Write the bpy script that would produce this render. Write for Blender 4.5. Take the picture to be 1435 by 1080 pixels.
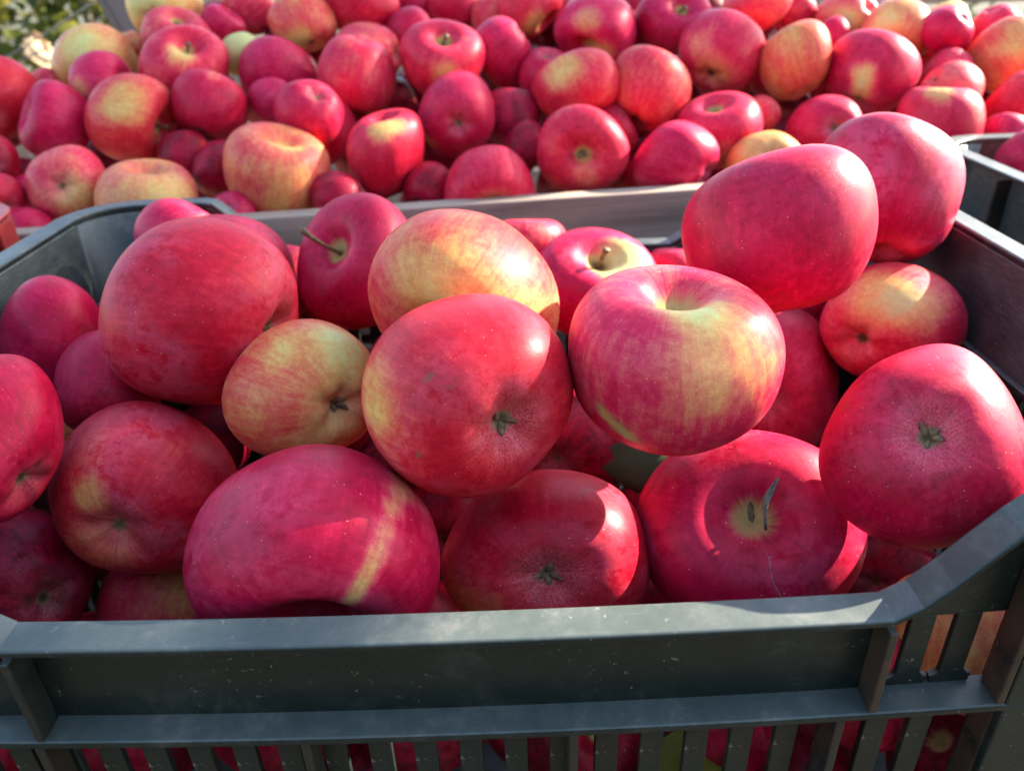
import bpy, bmesh, math, random
import numpy as np
from mathutils import Vector, Matrix, Quaternion

for o in list(bpy.data.objects):
    bpy.data.objects.remove(o)
sc = bpy.context.scene
COL = sc.collection
HC = 1.1                                   # height of the camera above the ground

# ------------------------------------------------------------------ camera, sky, sun, exposure
cam_data = bpy.data.cameras.new('camera')
cam = bpy.data.objects.new('camera', cam_data)
COL.objects.link(cam)
sc.camera = cam
PITCH, ROLL = math.radians(29), math.radians(2)
Rv = Vector((1, 0, 0)); Uv = Vector((0, math.sin(PITCH), math.cos(PITCH))); Wv = Vector((0, math.cos(PITCH), -math.sin(PITCH)))
R2 = Rv*math.cos(ROLL) - Uv*math.sin(ROLL); U2 = Uv*math.cos(ROLL) + Rv*math.sin(ROLL)
M = Matrix((R2, U2, -Wv)).transposed().to_4x4()
M.translation = Vector((0, 0, HC))
cam.matrix_world = M
cam_data.sensor_width = 36
cam_data.lens = 36*1090/1435
cam_data.clip_start = .01
cam_data.clip_end = 500
cam_data.dof.use_dof = True
cam_data.dof.focus_distance = .29
cam_data.dof.aperture_fstop = 11

SUN_AZ, SUN_EL = math.radians(65), math.radians(28)     # azimuth from +Y (away from the camera) towards +X
sd = Vector((math.sin(SUN_AZ)*math.cos(SUN_EL), math.cos(SUN_AZ)*math.cos(SUN_EL), math.sin(SUN_EL)))
world = bpy.data.worlds.new('World'); sc.world = world
world.use_nodes = True
nt = world.node_tree
bg = nt.nodes['Background']
sky = nt.nodes.new('ShaderNodeTexSky')
sky.sky_type = 'NISHITA'; sky.sun_disc = False
sky.sun_elevation = SUN_EL; sky.sun_rotation = SUN_AZ
sky.air_density = 1.0; sky.dust_density = 1.0; sky.ozone_density = .6
nt.links.new(sky.outputs[0], bg.inputs[0])
bg.inputs[1].default_value = .11
sun_d = bpy.data.lights.new('sun', 'SUN'); sun_d.energy = 4.0; sun_d.angle = math.radians(.53); sun_d.color = (1, .90, .76)
sun = bpy.data.objects.new('sun', sun_d); COL.objects.link(sun)
sun.rotation_euler = sd.to_track_quat('Z', 'Y').to_euler()
sun.location = (3, 3, 6)

sc.view_settings.view_transform = 'Standard'
sc.view_settings.look = 'None'
sc.view_settings.exposure = 2.6
sc.view_settings.gamma = 1
sc.view_settings.use_curve_mapping = False
sc.cycles.use_denoising = True
sc.cycles.max_bounces = 8
sc.cycles.diffuse_bounces = 2
sc.cycles.caustics_reflective = False
sc.cycles.caustics_refractive = False

# ------------------------------------------------------------------ helpers
def tag(o, label=None, cat=None, group=None, kind=None):
    if label: o['label'] = label
    if cat: o['category'] = cat
    if group: o['group'] = group
    if kind: o['kind'] = kind
    return o

def empty(name, loc, rz=0):
    o = bpy.data.objects.new(name, None); COL.objects.link(o)
    o.empty_display_size = .02
    o.location = loc; o.rotation_euler = (0, 0, rz)
    return o

def link(name, me, mat=None, parent=None):
    if mat and not me.materials: me.materials.append(mat)
    o = bpy.data.objects.new(name, me); COL.objects.link(o)
    if parent: o.parent = parent
    return o

def from_bm(name, bm, mat, parent=None, smooth=False, bevel=0, org=(0, 0, 0)):
    bmesh.ops.translate(bm, verts=bm.verts, vec=[-c for c in org])
    bmesh.ops.recalc_face_normals(bm, faces=bm.faces)
    me = bpy.data.meshes.new(name)
    bm.to_mesh(me); bm.free()
    if smooth:
        for p in me.polygons: p.use_smooth = True
    o = link(name, me, mat, parent)
    if bevel:
        b = o.modifiers.new('bevel', 'BEVEL'); b.width = bevel; b.segments = 2; b.limit_method = 'ANGLE'; b.angle_limit = math.radians(40)
    return o

def bx(bm, x0, x1, y0, y1, z0, z1, nx=1, f=None):
    """box, cut nx times along x, each vertex passed through f"""
    rings = []
    for i in range(nx+1):
        x = x0 + (x1-x0)*i/nx
        ring = []
        for y, z in ((y0, z0), (y1, z0), (y1, z1), (y0, z1)):
            p = (x, y, z)
            if f: p = f(p)
            ring.append(bm.verts.new(p))
        rings.append(ring)
    for a, b in zip(rings, rings[1:]):
        for k in range(4):
            bm.faces.new((a[k], a[(k+1) % 4], b[(k+1) % 4], b[k]))
    bm.faces.new(rings[0][::-1]); bm.faces.new(rings[-1])

def tube(bm, pts, rads, n=8):
    rings = []
    pts = [Vector(p) for p in pts]
    for i, p in enumerate(pts):
        t = (pts[min(i+1, len(pts)-1)] - pts[max(i-1, 0)]).normalized()
        a = t.orthogonal().normalized(); b = t.cross(a)
        rings.append([bm.verts.new(p + (a*math.cos(2*math.pi*k/n) + b*math.sin(2*math.pi*k/n))*rads[i]) for k in range(n)])
    for r0, r1 in zip(rings, rings[1:]):
        # line the rings up
        off = min(range(n), key=lambda s: (r0[0].co - r1[s].co).length)
        for k in range(n):
            bm.faces.new((r0[k], r0[(k+1) % n], r1[(k+1+off) % n], r1[(k+off) % n]))
    bm.faces.new(rings[0][::-1]); bm.faces.new(rings[-1])

# ------------------------------------------------------------------ materials
class NT:
    def __init__(s, name):
        s.m = bpy.data.materials.new(name); s.m.use_nodes = True
        s.t = s.m.node_tree; s.b = s.t.nodes['Principled BSDF']
    def n(s, typ, **kw):
        q = s.t.nodes.new('ShaderNode'+typ)
        for k, v in kw.items(): setattr(q, k, v)
        return q
    def l(s, a, b): s.t.links.new(a, b)
    def put(s, sock, v):
        if hasattr(v, 'links') or hasattr(v, 'is_output'): s.l(v, sock)
        else: sock.default_value = v
    def math(s, op, a, b=0, c=None, clamp=False):
        q = s.n('Math', operation=op, use_clamp=clamp)
        s.put(q.inputs[0], a); s.put(q.inputs[1], b)
        if c is not None: s.put(q.inputs[2], c)
        return q.outputs[0]
    def mr(s, v, a, b, c=0, d=1, smooth=True):
        q = s.n('MapRange', interpolation_type='SMOOTHSTEP' if smooth else 'LINEAR')
        s.put(q.inputs['Value'], v)
        for k, x in zip(('From Min', 'From Max', 'To Min', 'To Max'), (a, b, c, d)): q.inputs[k].default_value = x
        return q.outputs['Result']
    def mix(s, f, a, b, blend='MIX'):
        q = s.n('Mix', data_type='RGBA', blend_type=blend)
        s.put(q.inputs[0], f); s.put(q.inputs[6], a); s.put(q.inputs[7], b)
        return q.outputs[2]
    def noise(s, vec, scale, detail=3, rough=.55, dist=0):
        q = s.n('TexNoise'); q.inputs['Scale'].default_value = scale; q.inputs['Detail'].default_value = detail
        q.inputs['Roughness'].default_value = rough; q.inputs['Distortion'].default_value = dist
        if vec is not None: s.l(vec, q.inputs['Vector'])
        return q.outputs['Fac']
    def attr(s, name, kind='GEOMETRY'):
        return s.n('Attribute', attribute_name=name, attribute_type=kind)
    def vmul(s, vec, k):
        q = s.n('VectorMath', operation='MULTIPLY'); s.l(vec, q.inputs[0]); q.inputs[1].default_value = k
        return q.outputs[0]
    def ramp(s, f, stops):
        q = s.n('ValToRGB'); s.l(f, q.inputs[0])
        e = q.color_ramp.elements
        while len(e) < len(stops): e.new(.5)
        for k, (p, c) in zip(e, stops): k.position = p; k.color = (*c, 1)
        return q.outputs[0]
    def bump(s, h, strength, dist):
        q = s.n('Bump'); q.inputs['Strength'].default_value = strength; q.inputs['Distance'].default_value = dist
        s.l(h, q.inputs['Height']); s.l(q.outputs[0], s.b.inputs['Normal'])

def apple_material():
    k = NT('apple_skin')
    up = k.attr('upos').outputs['Vector']
    yel = k.attr('yel').outputs['Fac']; hue = k.attr('hue').outputs['Fac']; scar = k.attr('scar').outputs['Fac']
    pole = k.attr('pole').outputs['Fac']
    rnd = k.n('ObjectInfo').outputs['Random']
    offv = k.n('CombineXYZ'); k.l(k.math('MULTIPLY', rnd, 37.), offv.inputs[0]); k.l(k.math('MULTIPLY', rnd, 91.), offv.inputs[1])
    add = k.n('VectorMath', operation='ADD'); k.l(up, add.inputs[0]); k.l(offv.outputs[0], add.inputs[1])
    pv = add.outputs[0]
    # stripes run from stem to eye: noise on the direction round the axis
    nrm = k.n('VectorMath', operation='NORMALIZE'); k.l(k.vmul(up, (1, 1, 0)), nrm.inputs[0])
    cmb = k.n('VectorMath', operation='ADD'); k.l(k.vmul(nrm.outputs[0], (5, 5, 5)), cmb.inputs[0]); k.l(k.vmul(up, (.5, .5, 1.0)), cmb.inputs[1])
    cm2 = k.n('VectorMath', operation='ADD'); k.l(cmb.outputs[0], cm2.inputs[0]); k.l(offv.outputs[0], cm2.inputs[1])
    streak = k.noise(cm2.outputs[0], 1.6, 5, .65)
    blotch = k.noise(pv, 1.7, 3, .5)
    fine = k.noise(pv, 11, 4, .6)
    grit = k.noise(pv, 60, 3, .6)
    cb3 = k.n('VectorMath', operation='ADD'); k.l(k.vmul(nrm.outputs[0], (22, 22, 22)), cb3.inputs[0]); k.l(k.vmul(up, (1, 1, 2.2)), cb3.inputs[1])
    cb4 = k.n('VectorMath', operation='ADD'); k.l(cb3.outputs[0], cb4.inputs[0]); k.l(offv.outputs[0], cb4.inputs[1])
    thin = k.noise(cb4.outputs[0], 1.0, 4, .7)
    t = k.math('MULTIPLY_ADD', k.math('SUBTRACT', streak, .5), .42, yel)
    t = k.math('MULTIPLY_ADD', k.math('SUBTRACT', thin, .5), .23, t)
    t = k.math('MULTIPLY_ADD', k.math('SUBTRACT', blotch, .5), .50, t)
    t = k.math('MULTIPLY_ADD', k.math('SUBTRACT', fine, .5), .25, t)
    t = k.math('MULTIPLY_ADD', k.math('SUBTRACT', grit, .5), .16, t)
    t = k.math('MULTIPLY_ADD', t, .85, .15)
    red = k.ramp(t, [(0, (0.16, 0.001, 0.004)), (0.12, (0.36, 0.003, 0.008)), (0.286, (0.52, 0.006, 0.014)), (0.439, (0.66, 0.024, 0.026)), (0.575, (0.71, 0.12, 0.05)), (0.728, (0.73, 0.3, 0.08)), (0.8725, (0.73, 0.46, 0.12)), (1, (0.62, 0.57, 0.19))])  # first stop: skin darkened to carry the shade of the gaps
    mag = k.ramp(t, [(0, (0.15, 0.001, 0.011)), (0.12, (0.35, 0.002, 0.026)), (0.286, (0.51, 0.004, 0.05)), (0.439, (0.65, 0.02, 0.086)), (0.575, (0.7, 0.11, 0.11)), (0.728, (0.72, 0.28, 0.115)), (0.8725, (0.71, 0.44, 0.145)), (1, (0.6, 0.56, 0.2))])
    c = k.mix(hue, red, mag)
    vv = k.math('MULTIPLY', k.mr(fine, .3, .7, .93, 1.05), k.mr(grit, .3, .7, .93, 1.06))
    vs = k.n('VectorMath', operation='SCALE'); k.l(c, vs.inputs[0]); k.l(vv, vs.inputs['Scale']); c = vs.outputs[0]
    # lenticels
    vo = k.n('TexVoronoi'); vo.inputs['Scale'].default_value = 17; vo.inputs['Randomness'].default_value = 1; k.l(pv, vo.inputs['Vector'])
    sep = k.n('SeparateColor'); k.l(vo.outputs['Color'], sep.inputs[0])
    size = k.mr(sep.outputs[0], .15, 1, .0, .115, False)
    dot = k.math('GREATER_THAN', k.math('SUBTRACT', size, vo.outputs['Distance']), .012)
    c = k.mix(k.math('MULTIPLY', dot, .62), c, (.78, .50, .42, 1))
    # waxy bloom and dust, wiped off in places
    wipe = k.mr(k.noise(pv, 5.5, 5, .72), .36, .54)
    bl = k.math('MULTIPLY', k.mr(k.noise(pv, 1.3, 2, .5), .38, .66), wipe)
    specks = k.mr(k.noise(pv, 42, 4, .75), .62, .72)
    dust = k.math('MULTIPLY', specks, k.mr(k.noise(pv, 3.1, 3, .6), .47, .62))
    c = k.mix(k.math('MULTIPLY', bl, k.math('MULTIPLY', k.attr('bloom').outputs['Fac'], .07)), c, (.64, .30, .44, 1))
    c = k.mix(k.math('MULTIPLY', dust, .30), c, (.66, .42, .40, 1))
    # corky stem hollow and eye basin
    pn = k.math('MULTIPLY_ADD', k.math('SUBTRACT', streak, .5), .45, k.math('MULTIPLY_ADD', k.math('SUBTRACT', blotch, .5), 1.1, pole))
    eye = k.attr('eye').outputs['Fac']
    fz = k.math('MULTIPLY', eye, k.mr(k.math('ADD', k.math('MULTIPLY', thin, .5), k.math('MULTIPLY', grit, .9)), .5, .9))
    c = k.mix(k.math('MULTIPLY', fz, .42), c, (.56, .32, .30, 1))
    c = k.mix(k.mr(pn, .45, .95), c, k.mix(k.mr(eye, 0, .3), (.42, .32, .10, 1), (.22, .135, .07, 1)))
    c = k.mix(k.mr(pn, .85, 1.15), c, (.075, .048, .02, 1))
    c = k.mix(scar, c, (.16, .10, .05, 1))
    k.l(c, k.b.inputs['Base Color'])
    rough = k.math('MULTIPLY_ADD', bl, .14, k.math('MULTIPLY_ADD', fine, .14, .33))
    rough = k.math('MULTIPLY_ADD', dust, .2, rough)
    rough = k.math('MULTIPLY_ADD', k.mr(pole, .3, .9), .35, rough)
    k.l(rough, k.b.inputs['Roughness'])
    k.b.inputs['IOR'].default_value = 1.42
    k.b.inputs['Specular IOR Level'].default_value = .24
    k.b.inputs['Subsurface Weight'].default_value = 0
    k.b.inputs['Subsurface Radius'].default_value = (1, .25, .15)
    k.b.inputs['Subsurface Scale'].default_value = .006
    h = k.math('MULTIPLY_ADD', fine, .5, k.math('MULTIPLY', grit, .16))
    h = k.math('MULTIPLY_ADD', dot, .05, h)
    k.bump(h, .18, .0012)
    return k.m

def plastic(name, base, dust_c, dust_amt=.5, rough=.36, chalk=(.104, .124, .110)):
    k = NT(name)
    co = k.n('TexCoord').outputs['Object']
    g = k.n('NewGeometry')
    sx = k.n('SeparateXYZ'); k.l(g.outputs['Normal'], sx.inputs[0])
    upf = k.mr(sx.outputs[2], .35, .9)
    n1 = k.noise(co, 34, 5, .7); n2 = k.noise(co, 160, 4, .7)
    scr = k.noise(k.vmul(co, (90, 90, 900)), 1.0, 2, .6)
    scr2 = k.noise(k.vmul(co, (60, 1400, 400)), 1.0, 2, .6)
    c = k.mix(k.mr(n1, .3, .7), (*[v*.85 for v in base], 1), (*[v*1.2 for v in base], 1))
    # upper faces are chalky from weather and handling
    worn_lit = k.math('MAXIMUM', upf, k.math('MULTIPLY', k.attr('worn_lit').outputs['Fac'], k.mr(scr, .3, .7, .45, .9)))  # inner walls also lightened, bounced sun put into the colour
    c = k.mix(k.math('MULTIPLY', worn_lit, k.mr(n1, .2, .7, .55, .85)), c, (*chalk, 1))
    d = k.math('MULTIPLY', k.mr(n1, .42, .70), k.mr(n2, .35, .75))
    d = k.math('MULTIPLY', d, k.math('MULTIPLY_ADD', upf, .7, .25))
    sp = k.mr(k.noise(co, 420, 3, .7), .65, .72)
    sp = k.math('MULTIPLY', sp, k.mr(k.noise(co, 21, 3, .6), .42, .62))
    d = k.math('ADD', k.math('MULTIPLY', d, dust_amt), k.math('MULTIPLY', sp, .45), clamp=True)
    d = k.math('ADD', d, k.math('MULTIPLY', k.mr(scr, .68, .80), .09), clamp=True)
    d = k.math('ADD', d, k.math('MULTIPLY', k.math('MULTIPLY', upf, k.mr(scr2, .64, .78)), .13), clamp=True)
    c = k.mix(d, c, (*dust_c, 1))
    # rubbed-in soil where the ribs meet the ledges
    soil = k.math('MULTIPLY', k.attr('soil').outputs['Fac'], k.mr(k.noise(co, 55, 4, .7), .30, .62))
    c = k.mix(soil, c, (.085, .042, .024, 1))
    k.l(c, k.b.inputs['Base Color'])
    k.l(k.math('MULTIPLY_ADD', d, .35, k.math('MULTIPLY_ADD', n1, .12, rough)), k.b.inputs['Roughness'])
    k.b.inputs['Specular IOR Level'].default_value = .34
    k.bump(k.math('MULTIPLY_ADD', n2, .5, k.math('MULTIPLY', scr, .5)), .22, .0004)
    return k.m

def wood(name, c0, c1, rough=.75, axis=(3, 60, 60)):
    k = NT(name)
    co = k.n('TexCoord').outputs['Object']
    rnd = k.n('ObjectInfo').outputs['Random']
    ov = k.n('CombineXYZ'); k.l(k.math('MULTIPLY', rnd, 13.), ov.inputs[0]); k.l(k.math('MULTIPLY', rnd, 5.), ov.inputs[2])
    a = k.n('VectorMath', operation='ADD'); k.l(k.vmul(co, axis), a.inputs[0]); k.l(ov.outputs[0], a.inputs[1])
    g = k.noise(a.outputs[0], 1.3, 6, .65, .4)
    b = k.noise(co, 9, 4, .6)
    c = k.mix(k.mr(g, .3, .7), (*c0, 1), (*c1, 1))
    c = k.mix(k.mr(b, .55, .8, 0, .55), c, (.09, .075, .07, 1))
    k.l(c, k.b.inputs['Base Color'])
    k.b.inputs['Roughness'].default_value = rough
    k.bump(g, .5, .0012)
    return k.m

def simple(name, c, rough=.6, var=.35, scale=40):
    k = NT(name)
    co = k.n('TexCoord').outputs['Object']
    n = k.noise(co, scale, 4, .65)
    k.l(k.mix(k.mr(n, .3, .7), (*[v*(1-var) for v in c], 1), (*[min(1, v*(1+var)) for v in c], 1)), k.b.inputs['Base Color'])
    k.b.inputs['Roughness'].default_value = rough
    k.bump(n, .3, .001)
    return k.m

def leaf_material(name, c0, c1, c2, trans=.45):
    k = NT(name)
    tone = k.attr('tone').outputs['Fac']
    co = k.n('TexCoord').outputs['Object']
    n = k.noise(co, 60, 3, .6)
    t = k.math('MULTIPLY_ADD', k.math('SUBTRACT', n, .5), .4, tone)
    c = k.ramp(t, [(0, c0), (.5, c1), (1, c2)])
    k.l(c, k.b.inputs['Base Color'])
    k.b.inputs['Roughness'].default_value = .6
    k.b.inputs['Specular IOR Level'].default_value = .25
    tr = k.n('BsdfTranslucent'); k.l(c, tr.inputs[0])
    mx = k.n('MixShader'); mx.inputs[0].default_value = trans
    k.l(k.b.outputs[0], mx.inputs[1]); k.l(tr.outputs[0], mx.inputs[2])
    k.l(mx.outputs[0], k.t.nodes['Material Output'].inputs['Surface'])
    return k.m

APPLE = apple_material()
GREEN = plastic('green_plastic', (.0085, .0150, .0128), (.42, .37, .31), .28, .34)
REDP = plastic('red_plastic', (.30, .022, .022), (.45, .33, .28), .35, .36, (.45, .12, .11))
WOOD = wood('grey_wood', (.19, .13, .095), (.38, .285, .21))
WOODV = wood('grey_wood_upright', (.20, .155, .125), (.36, .29, .24), axis=(60, 60, 3))
STEM = simple('stem_brown', (.13, .085, .035), .7, .5, 300)
SEPAL = simple('dried_sepal', (.17, .105, .05), .85, .5, 400)
DRYBIT = simple('dried_tissue', (.20, .165, .13), .85, .4, 300)
BARK = simple('bark', (.09, .07, .055), .9, .4, 25)
LEAF = leaf_material('leaf', (.028, .045, .008), (.10, .115, .018), (.27, .22, .03), .35)
DRY = leaf_material('dry_leaf', (.20, .11, .05), (.42, .27, .13), (.62, .46, .27), .35)
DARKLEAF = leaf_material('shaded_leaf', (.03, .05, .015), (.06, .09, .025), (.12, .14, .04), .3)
WIRE = simple('wire', (.16, .14, .12), .5, .2)

# ------------------------------------------------------------------ the setting
def ground_material():
    k = NT('ground')
    co = k.n('TexCoord').outputs['Object']
    a = k.noise(co, .6, 4, .6); b = k.noise(co, 14, 5, .7)
    c = k.mix(k.mr(a, .35, .65), (.035, .048, .015, 1), (.075, .055, .035, 1))
    c = k.mix(k.mr(b, .35, .75, 0, .6), c, (.12, .10, .055, 1))
    k.l(c, k.b.inputs['Base Color']); k.b.inputs['Roughness'].default_value = .9
    k.bump(b, .8, .03)
    return k.m
bm = bmesh.new()
N = 24
gv = [[bm.verts.new(((i/N-.5)*400, (j/N-.5)*400, 0)) for j in range(N+1)] for i in range(N+1)]
for i in range(N):
    for j in range(N):
        bm.faces.new((gv[i][j], gv[i+1][j], gv[i+1][j+1], gv[i][j+1]))
tag(from_bm('ground', bm, ground_material()), kind='structure')

# ------------------------------------------------------------------ plastic crates
XL, XR = -.290, .268          # outer edges of the rim
YF, YB = .1720, .535
RC = .045                     # corner radius
LO, HI = -.180, -.140         # rim heights of the dipped middle and of the raised corners
FL, FR = -.160, .1155         # where the dip begins and ends
BASE = -.42
ORG = (-.011, .3515, BASE)

def ss(a, b, x):
    t = max(0, min(1, (x-a)/(b-a))); return t*t*(3-2*t)*.4 + t*.6

def warp(p):
    x, y, z = p
    w = max(0, 1-((x+.0225)/.2)**2)
    f = max(0, min(1, (.25-y)/.06))
    return (x, y-.0045*w*f, z-.0005*w*f)

def rim_z(x, y):
    if y < YF+.03 or y > YB-.03:
        return LO + (HI-LO)*max(ss(FR, FR+.040, x), ss(-FL, -FL+.040, -x))
    return HI

def outline(off):
    """points of the rounded outline moved inwards by off, and where each sits on the rim"""
    pts = []
    r = RC-off
    def line(a, b, n):
        for i in range(n): pts.append((a[0]+(b[0]-a[0])*i/n, a[1]+(b[1]-a[1])*i/n))
    def arc(cx, cy, a0, n=10):
        for i in range(n):
            a = a0+math.pi/2*i/n; pts.append((cx+r*math.cos(a), cy+r*math.sin(a)))
    line((XL+RC, YF+off), (XR-RC, YF+off), 60); arc(XR-RC, YF+RC, -math.pi/2)
    line((XR-off, YF+RC), (XR-off, YB-RC), 8); arc(XR-RC, YB-RC, 0)
    line((XR-RC, YB-off), (XL+RC, YB-off), 60); arc(XL+RC, YB-RC, math.pi/2)
    line((XL+off, YB-RC), (XL+off, YF+RC), 8); arc(XL+RC, YF+RC, math.pi)
    return pts

def worn_lit_attr(o, v):
    a = o.data.attributes.new('worn_lit', 'FLOAT', 'POINT'); a.data.foreach_set('value', [v]*len(o.data.vertices))

def soil_attr(o, fn):
    me = o.data
    a = me.attributes.new('soil', 'FLOAT', 'POINT')
    a.data.foreach_set('value', [fn(v.co) for v in me.vertices])

def make_crate(name, mat):
    root = empty(name, (ORG[0], ORG[1], BASE+HC))
    def part(nm, bm, bevel=.0008, smooth=False):
        return from_bm(nm, bm, mat, root, smooth, bevel, ORG)
    # rim: a flange swept round the outline, with a lip along its outer edge
    prof = [(0, -.0024), (0, -.0008), (.0008, 0), (.0125, 0), (.0135, -.0010), (.0135, -.0045), (.0032, -.0030), (.0028, -.0032)]
    outs = {o: outline(o) for o, _ in prof}
    bm = bmesh.new()
    n = len(outs[0])
    rings = []
    for i in range(n):
        x0, y0 = outs[0][i]
        rings.append([bm.verts.new(warp((*outs[o][i], rim_z(x0, y0)+z))) for o, z in prof])
    for i in range(n):
        a, b = rings[i], rings[(i+1) % n]
        for k in range(len(prof)):
            q = (k+1) % len(prof)
            bm.faces.new((a[k], a[q], b[q], b[k]))
    part('rim', bm, .0004)
    W0, W1 = .0112, .0140                     # wall sheet, measured in from the outline
    yi, yo = YF+W1, YF+W0
    # front and back: solid panel under the dip, plates over the corner slots, ledge, slats, ribs
    for side in (0, 1):
        def fy(p, side=side):
            if side: return (p[0], YF+YB-p[1], p[2])
            return warp(p)
        b = bmesh.new(); bx(b, -.0445-.1173, .1173, yo, yi, -.2232, LO-.0035, 24, fy); part('panel', b)
        b = bmesh.new(); bx(b, XL+RC, XR-RC, YF+.0005, yi, -.2262, -.2230, 40, fy); part('ledge', b, .001)
        for s in (1, -1):
            mx = (lambda x: x) if s > 0 else (lambda x: -.0445-x)
            # plate between the slanting rim and the slots
            b = bmesh.new()
            xs = [.1175+(.158-.1175)*i/12 for i in range(13)]
            lo = []
            hi = []
            for x in xs:
                X = mx(x)
                top = rim_z(X, YF)-.0042
                for yy, L_, H_ in ((yo, [], []),):
                    pass
                lo.append((b.verts.new(fy((X, yo, -.191))), b.verts.new(fy((X, yi, -.191)))))
                hi.append((b.verts.new(fy((X, yo, max(top, -.1905)))), b.verts.new(fy((X, yi, max(top, -.1905))))))
            for i in range(12):
                b.faces.new((lo[i][0], lo[i+1][0], hi[i+1][0], hi[i][0])); b.faces.new((lo[i][1], hi[i][1], hi[i+1][1], lo[i+1][1]))
                b.faces.new((lo[i][0], lo[i][1], lo[i+1][1], lo[i+1][0])); b.faces.new((hi[i][0], hi[i+1][0], hi[i+1][1], hi[i][1]))
            b.faces.new((lo[0][0], hi[0][0], hi[0][1], lo[0][1])); b.faces.new((lo[-1][0], lo[-1][1], hi[-1][1], hi[-1][0]))
            part('gusset_plate', b)
            # slats of the corner slots, flared into the sill below
            for x0, x1 in ((.1175, .1212), (.1268, .1351), (.1420, .1503)):
                b = bmesh.new(); prof2 = []
                zb, f = -.2230, .0032
                lft = x0 if x0 < .118 else None
                for t in range(7):
                    a = math.pi/2*t/6
                    prof2.append((x1+f*(1-math.sin(a)), zb+.0035+f*(1-math.cos(a))))
                prof2 = [(x1+f-.0005, zb)] + prof2 + [(x1, -.191)]
                mirror = [(x0-(x-x1), z) for x, z in prof2[::-1]] if not lft else [(x0, -.191), (x0, zb)]
                poly = prof2 + mirror
                fr = [b.verts.new(fy((mx(x), yo+.0002, z))) for x, z in poly]; bk = [b.verts.new(fy((mx(x), yi-.0002, z))) for x, z in poly]
                b.faces.new(fr); b.faces.new(bk[::-1])
                for i in range(len(poly)):
                    j = (i+1) % len(poly); b.faces.new((fr[i], bk[i], bk[j], fr[j]))
                part('slat', b, .0004)
            # upright ribs that end the panel and the slots, soiled on their inner faces
            for x, z1 in ((FR, LO-.0068), (.1585, -.152)):
                b = bmesh.new()
                bx(b, mx(x)-.0014, mx(x)+.0014, YF+.0008, yo-.0003, -.2228, z1, 1, fy)
                o = part('rib', b, .0006)
                soil_attr(o, (lambda v: .6) if s > 0 else (lambda v: .12))
        # ribs and slats under the ledge
        for i in range(-1, 4):
            x = -.162+.0892*i
            if x < XL+RC+.01: continue
            b = bmesh.new(); bx(b, x-.0016, x+.0016, YF+.001, yo-.0003, BASE+.012, -.2265, 1, fy)
            o = part('rib', b, .0006); soil_attr(o, lambda v: .3)
    sm = {}
    for side in (0, 1):
        for k in range(-15, 14):
            x = .0130+.0160*k
            if x-.004 < XL+RC+.002 or x+.004 > .158: continue
            if any(abs(x-(-.162+.0892*i)) < .0035 for i in range(0, 4)): pass
            if 'f' not in sm:
                b = bmesh.new(); bx(b, -.0041, .0041, -.0015, .0015, BASE+.012, -.2264)
                bmesh.ops.translate(b, verts=b.verts, vec=(0, 0, -BASE))
                me = bpy.data.meshes.new('slat'); bmesh.ops.recalc_face_normals(b, faces=b.faces); b.to_mesh(me); b.free(); me.materials.append(mat); sm['f'] = me
            o = link('slat', sm['f'], None, root)
            y = warp((x, yo+.0015, 0))[1] if side == 0 else YF+YB-yo-.0015
            o.location = (x-ORG[0], y-ORG[1], 0)
            bv = o.modifiers.new('bevel', 'BEVEL'); bv.width = .0005; bv.segments = 2
    # sides: solid band under the rim, rail, slats and outer ribs
    for s in (0, 1):
        X = lambda o: XR-o if s else XL+o
        a, c = sorted((X(W0), X(W1)))
        b = bmesh.new(); bx(b, a, c, YF+RC, YB-RC, -.196, HI-.0035); worn_lit_attr(part('side_panel', b), 1.0)  # inner wall: rubbing wear, lightened further to stand in for bounced sun
        a, c = sorted((X(.0006), X(.0175)))
        b = bmesh.new(); bx(b, a, c, YF+RC, YB-RC, -.2005, -.1963); part('side_rail', b)
        a, c = sorted((X(.001), X(W0-.0003)))
        for y in (YF+.12, YF+.184, YF+.248):
            b = bmesh.new(); bx(b, a, c, y-.0015, y+.0015, -.1958, HI-.0068); o = part('rib', b, .0006); soil_attr(o, lambda v: .35)
            b = bmesh.new(); bx(b, a, c, y-.0015, y+.0015, BASE+.012, -.2008); o = part('rib', b, .0006); soil_attr(o, lambda v: .35)
        for k in range(17):
            y = YF+RC+.010+.0160*k
            if 's' not in sm:
                b = bmesh.new(); bx(b, -.0015, .0015, -.0041, .0041, BASE+.012, -.2007)
                bmesh.ops.translate(b, verts=b.verts, vec=(0, 0, -BASE))
                me = bpy.data.meshes.new('slat'); bmesh.ops.recalc_face_normals(b, faces=b.faces); b.to_mesh(me); b.free(); me.materials.append(mat); sm['s'] = me
            o = link('slat', sm['s'], None, root)
            o.location = (X(.0105)-ORG[0], y-ORG[1], 0)
            bv = o.modifiers.new('bevel', 'BEVEL'); bv.width = .0005; bv.segments = 2
    # rounded corner posts: flat faces flush with the ribs, closed back to the wall
    o1, o2 = outline(.0008), outline(.0040)
    for cx, cy, sx_, sy_ in ((XR-RC, YF+RC, 1, -1), (XR-RC, YB-RC, 1, 1), (XL+RC, YB-RC, -1, 1), (XL+RC, YF+RC, -1, -1)):
        b = bmesh.new(); cols = []
        def ptsr(off):
            r = RC-off
            L = []
            xe = .1602 if sx_ > 0 else -.0445-.1602
            L += [(xe+(cx-xe)*i/5, cy+sy_*r) for i in range(5)]
            L += [(cx+sx_*r*math.sin(math.pi/2*i/10), cy+sy_*r*math.cos(math.pi/2*i/10)) for i in range(11)]
            L += [(cx+sx_*r, cy-sy_*.012)]
            return L
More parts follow.
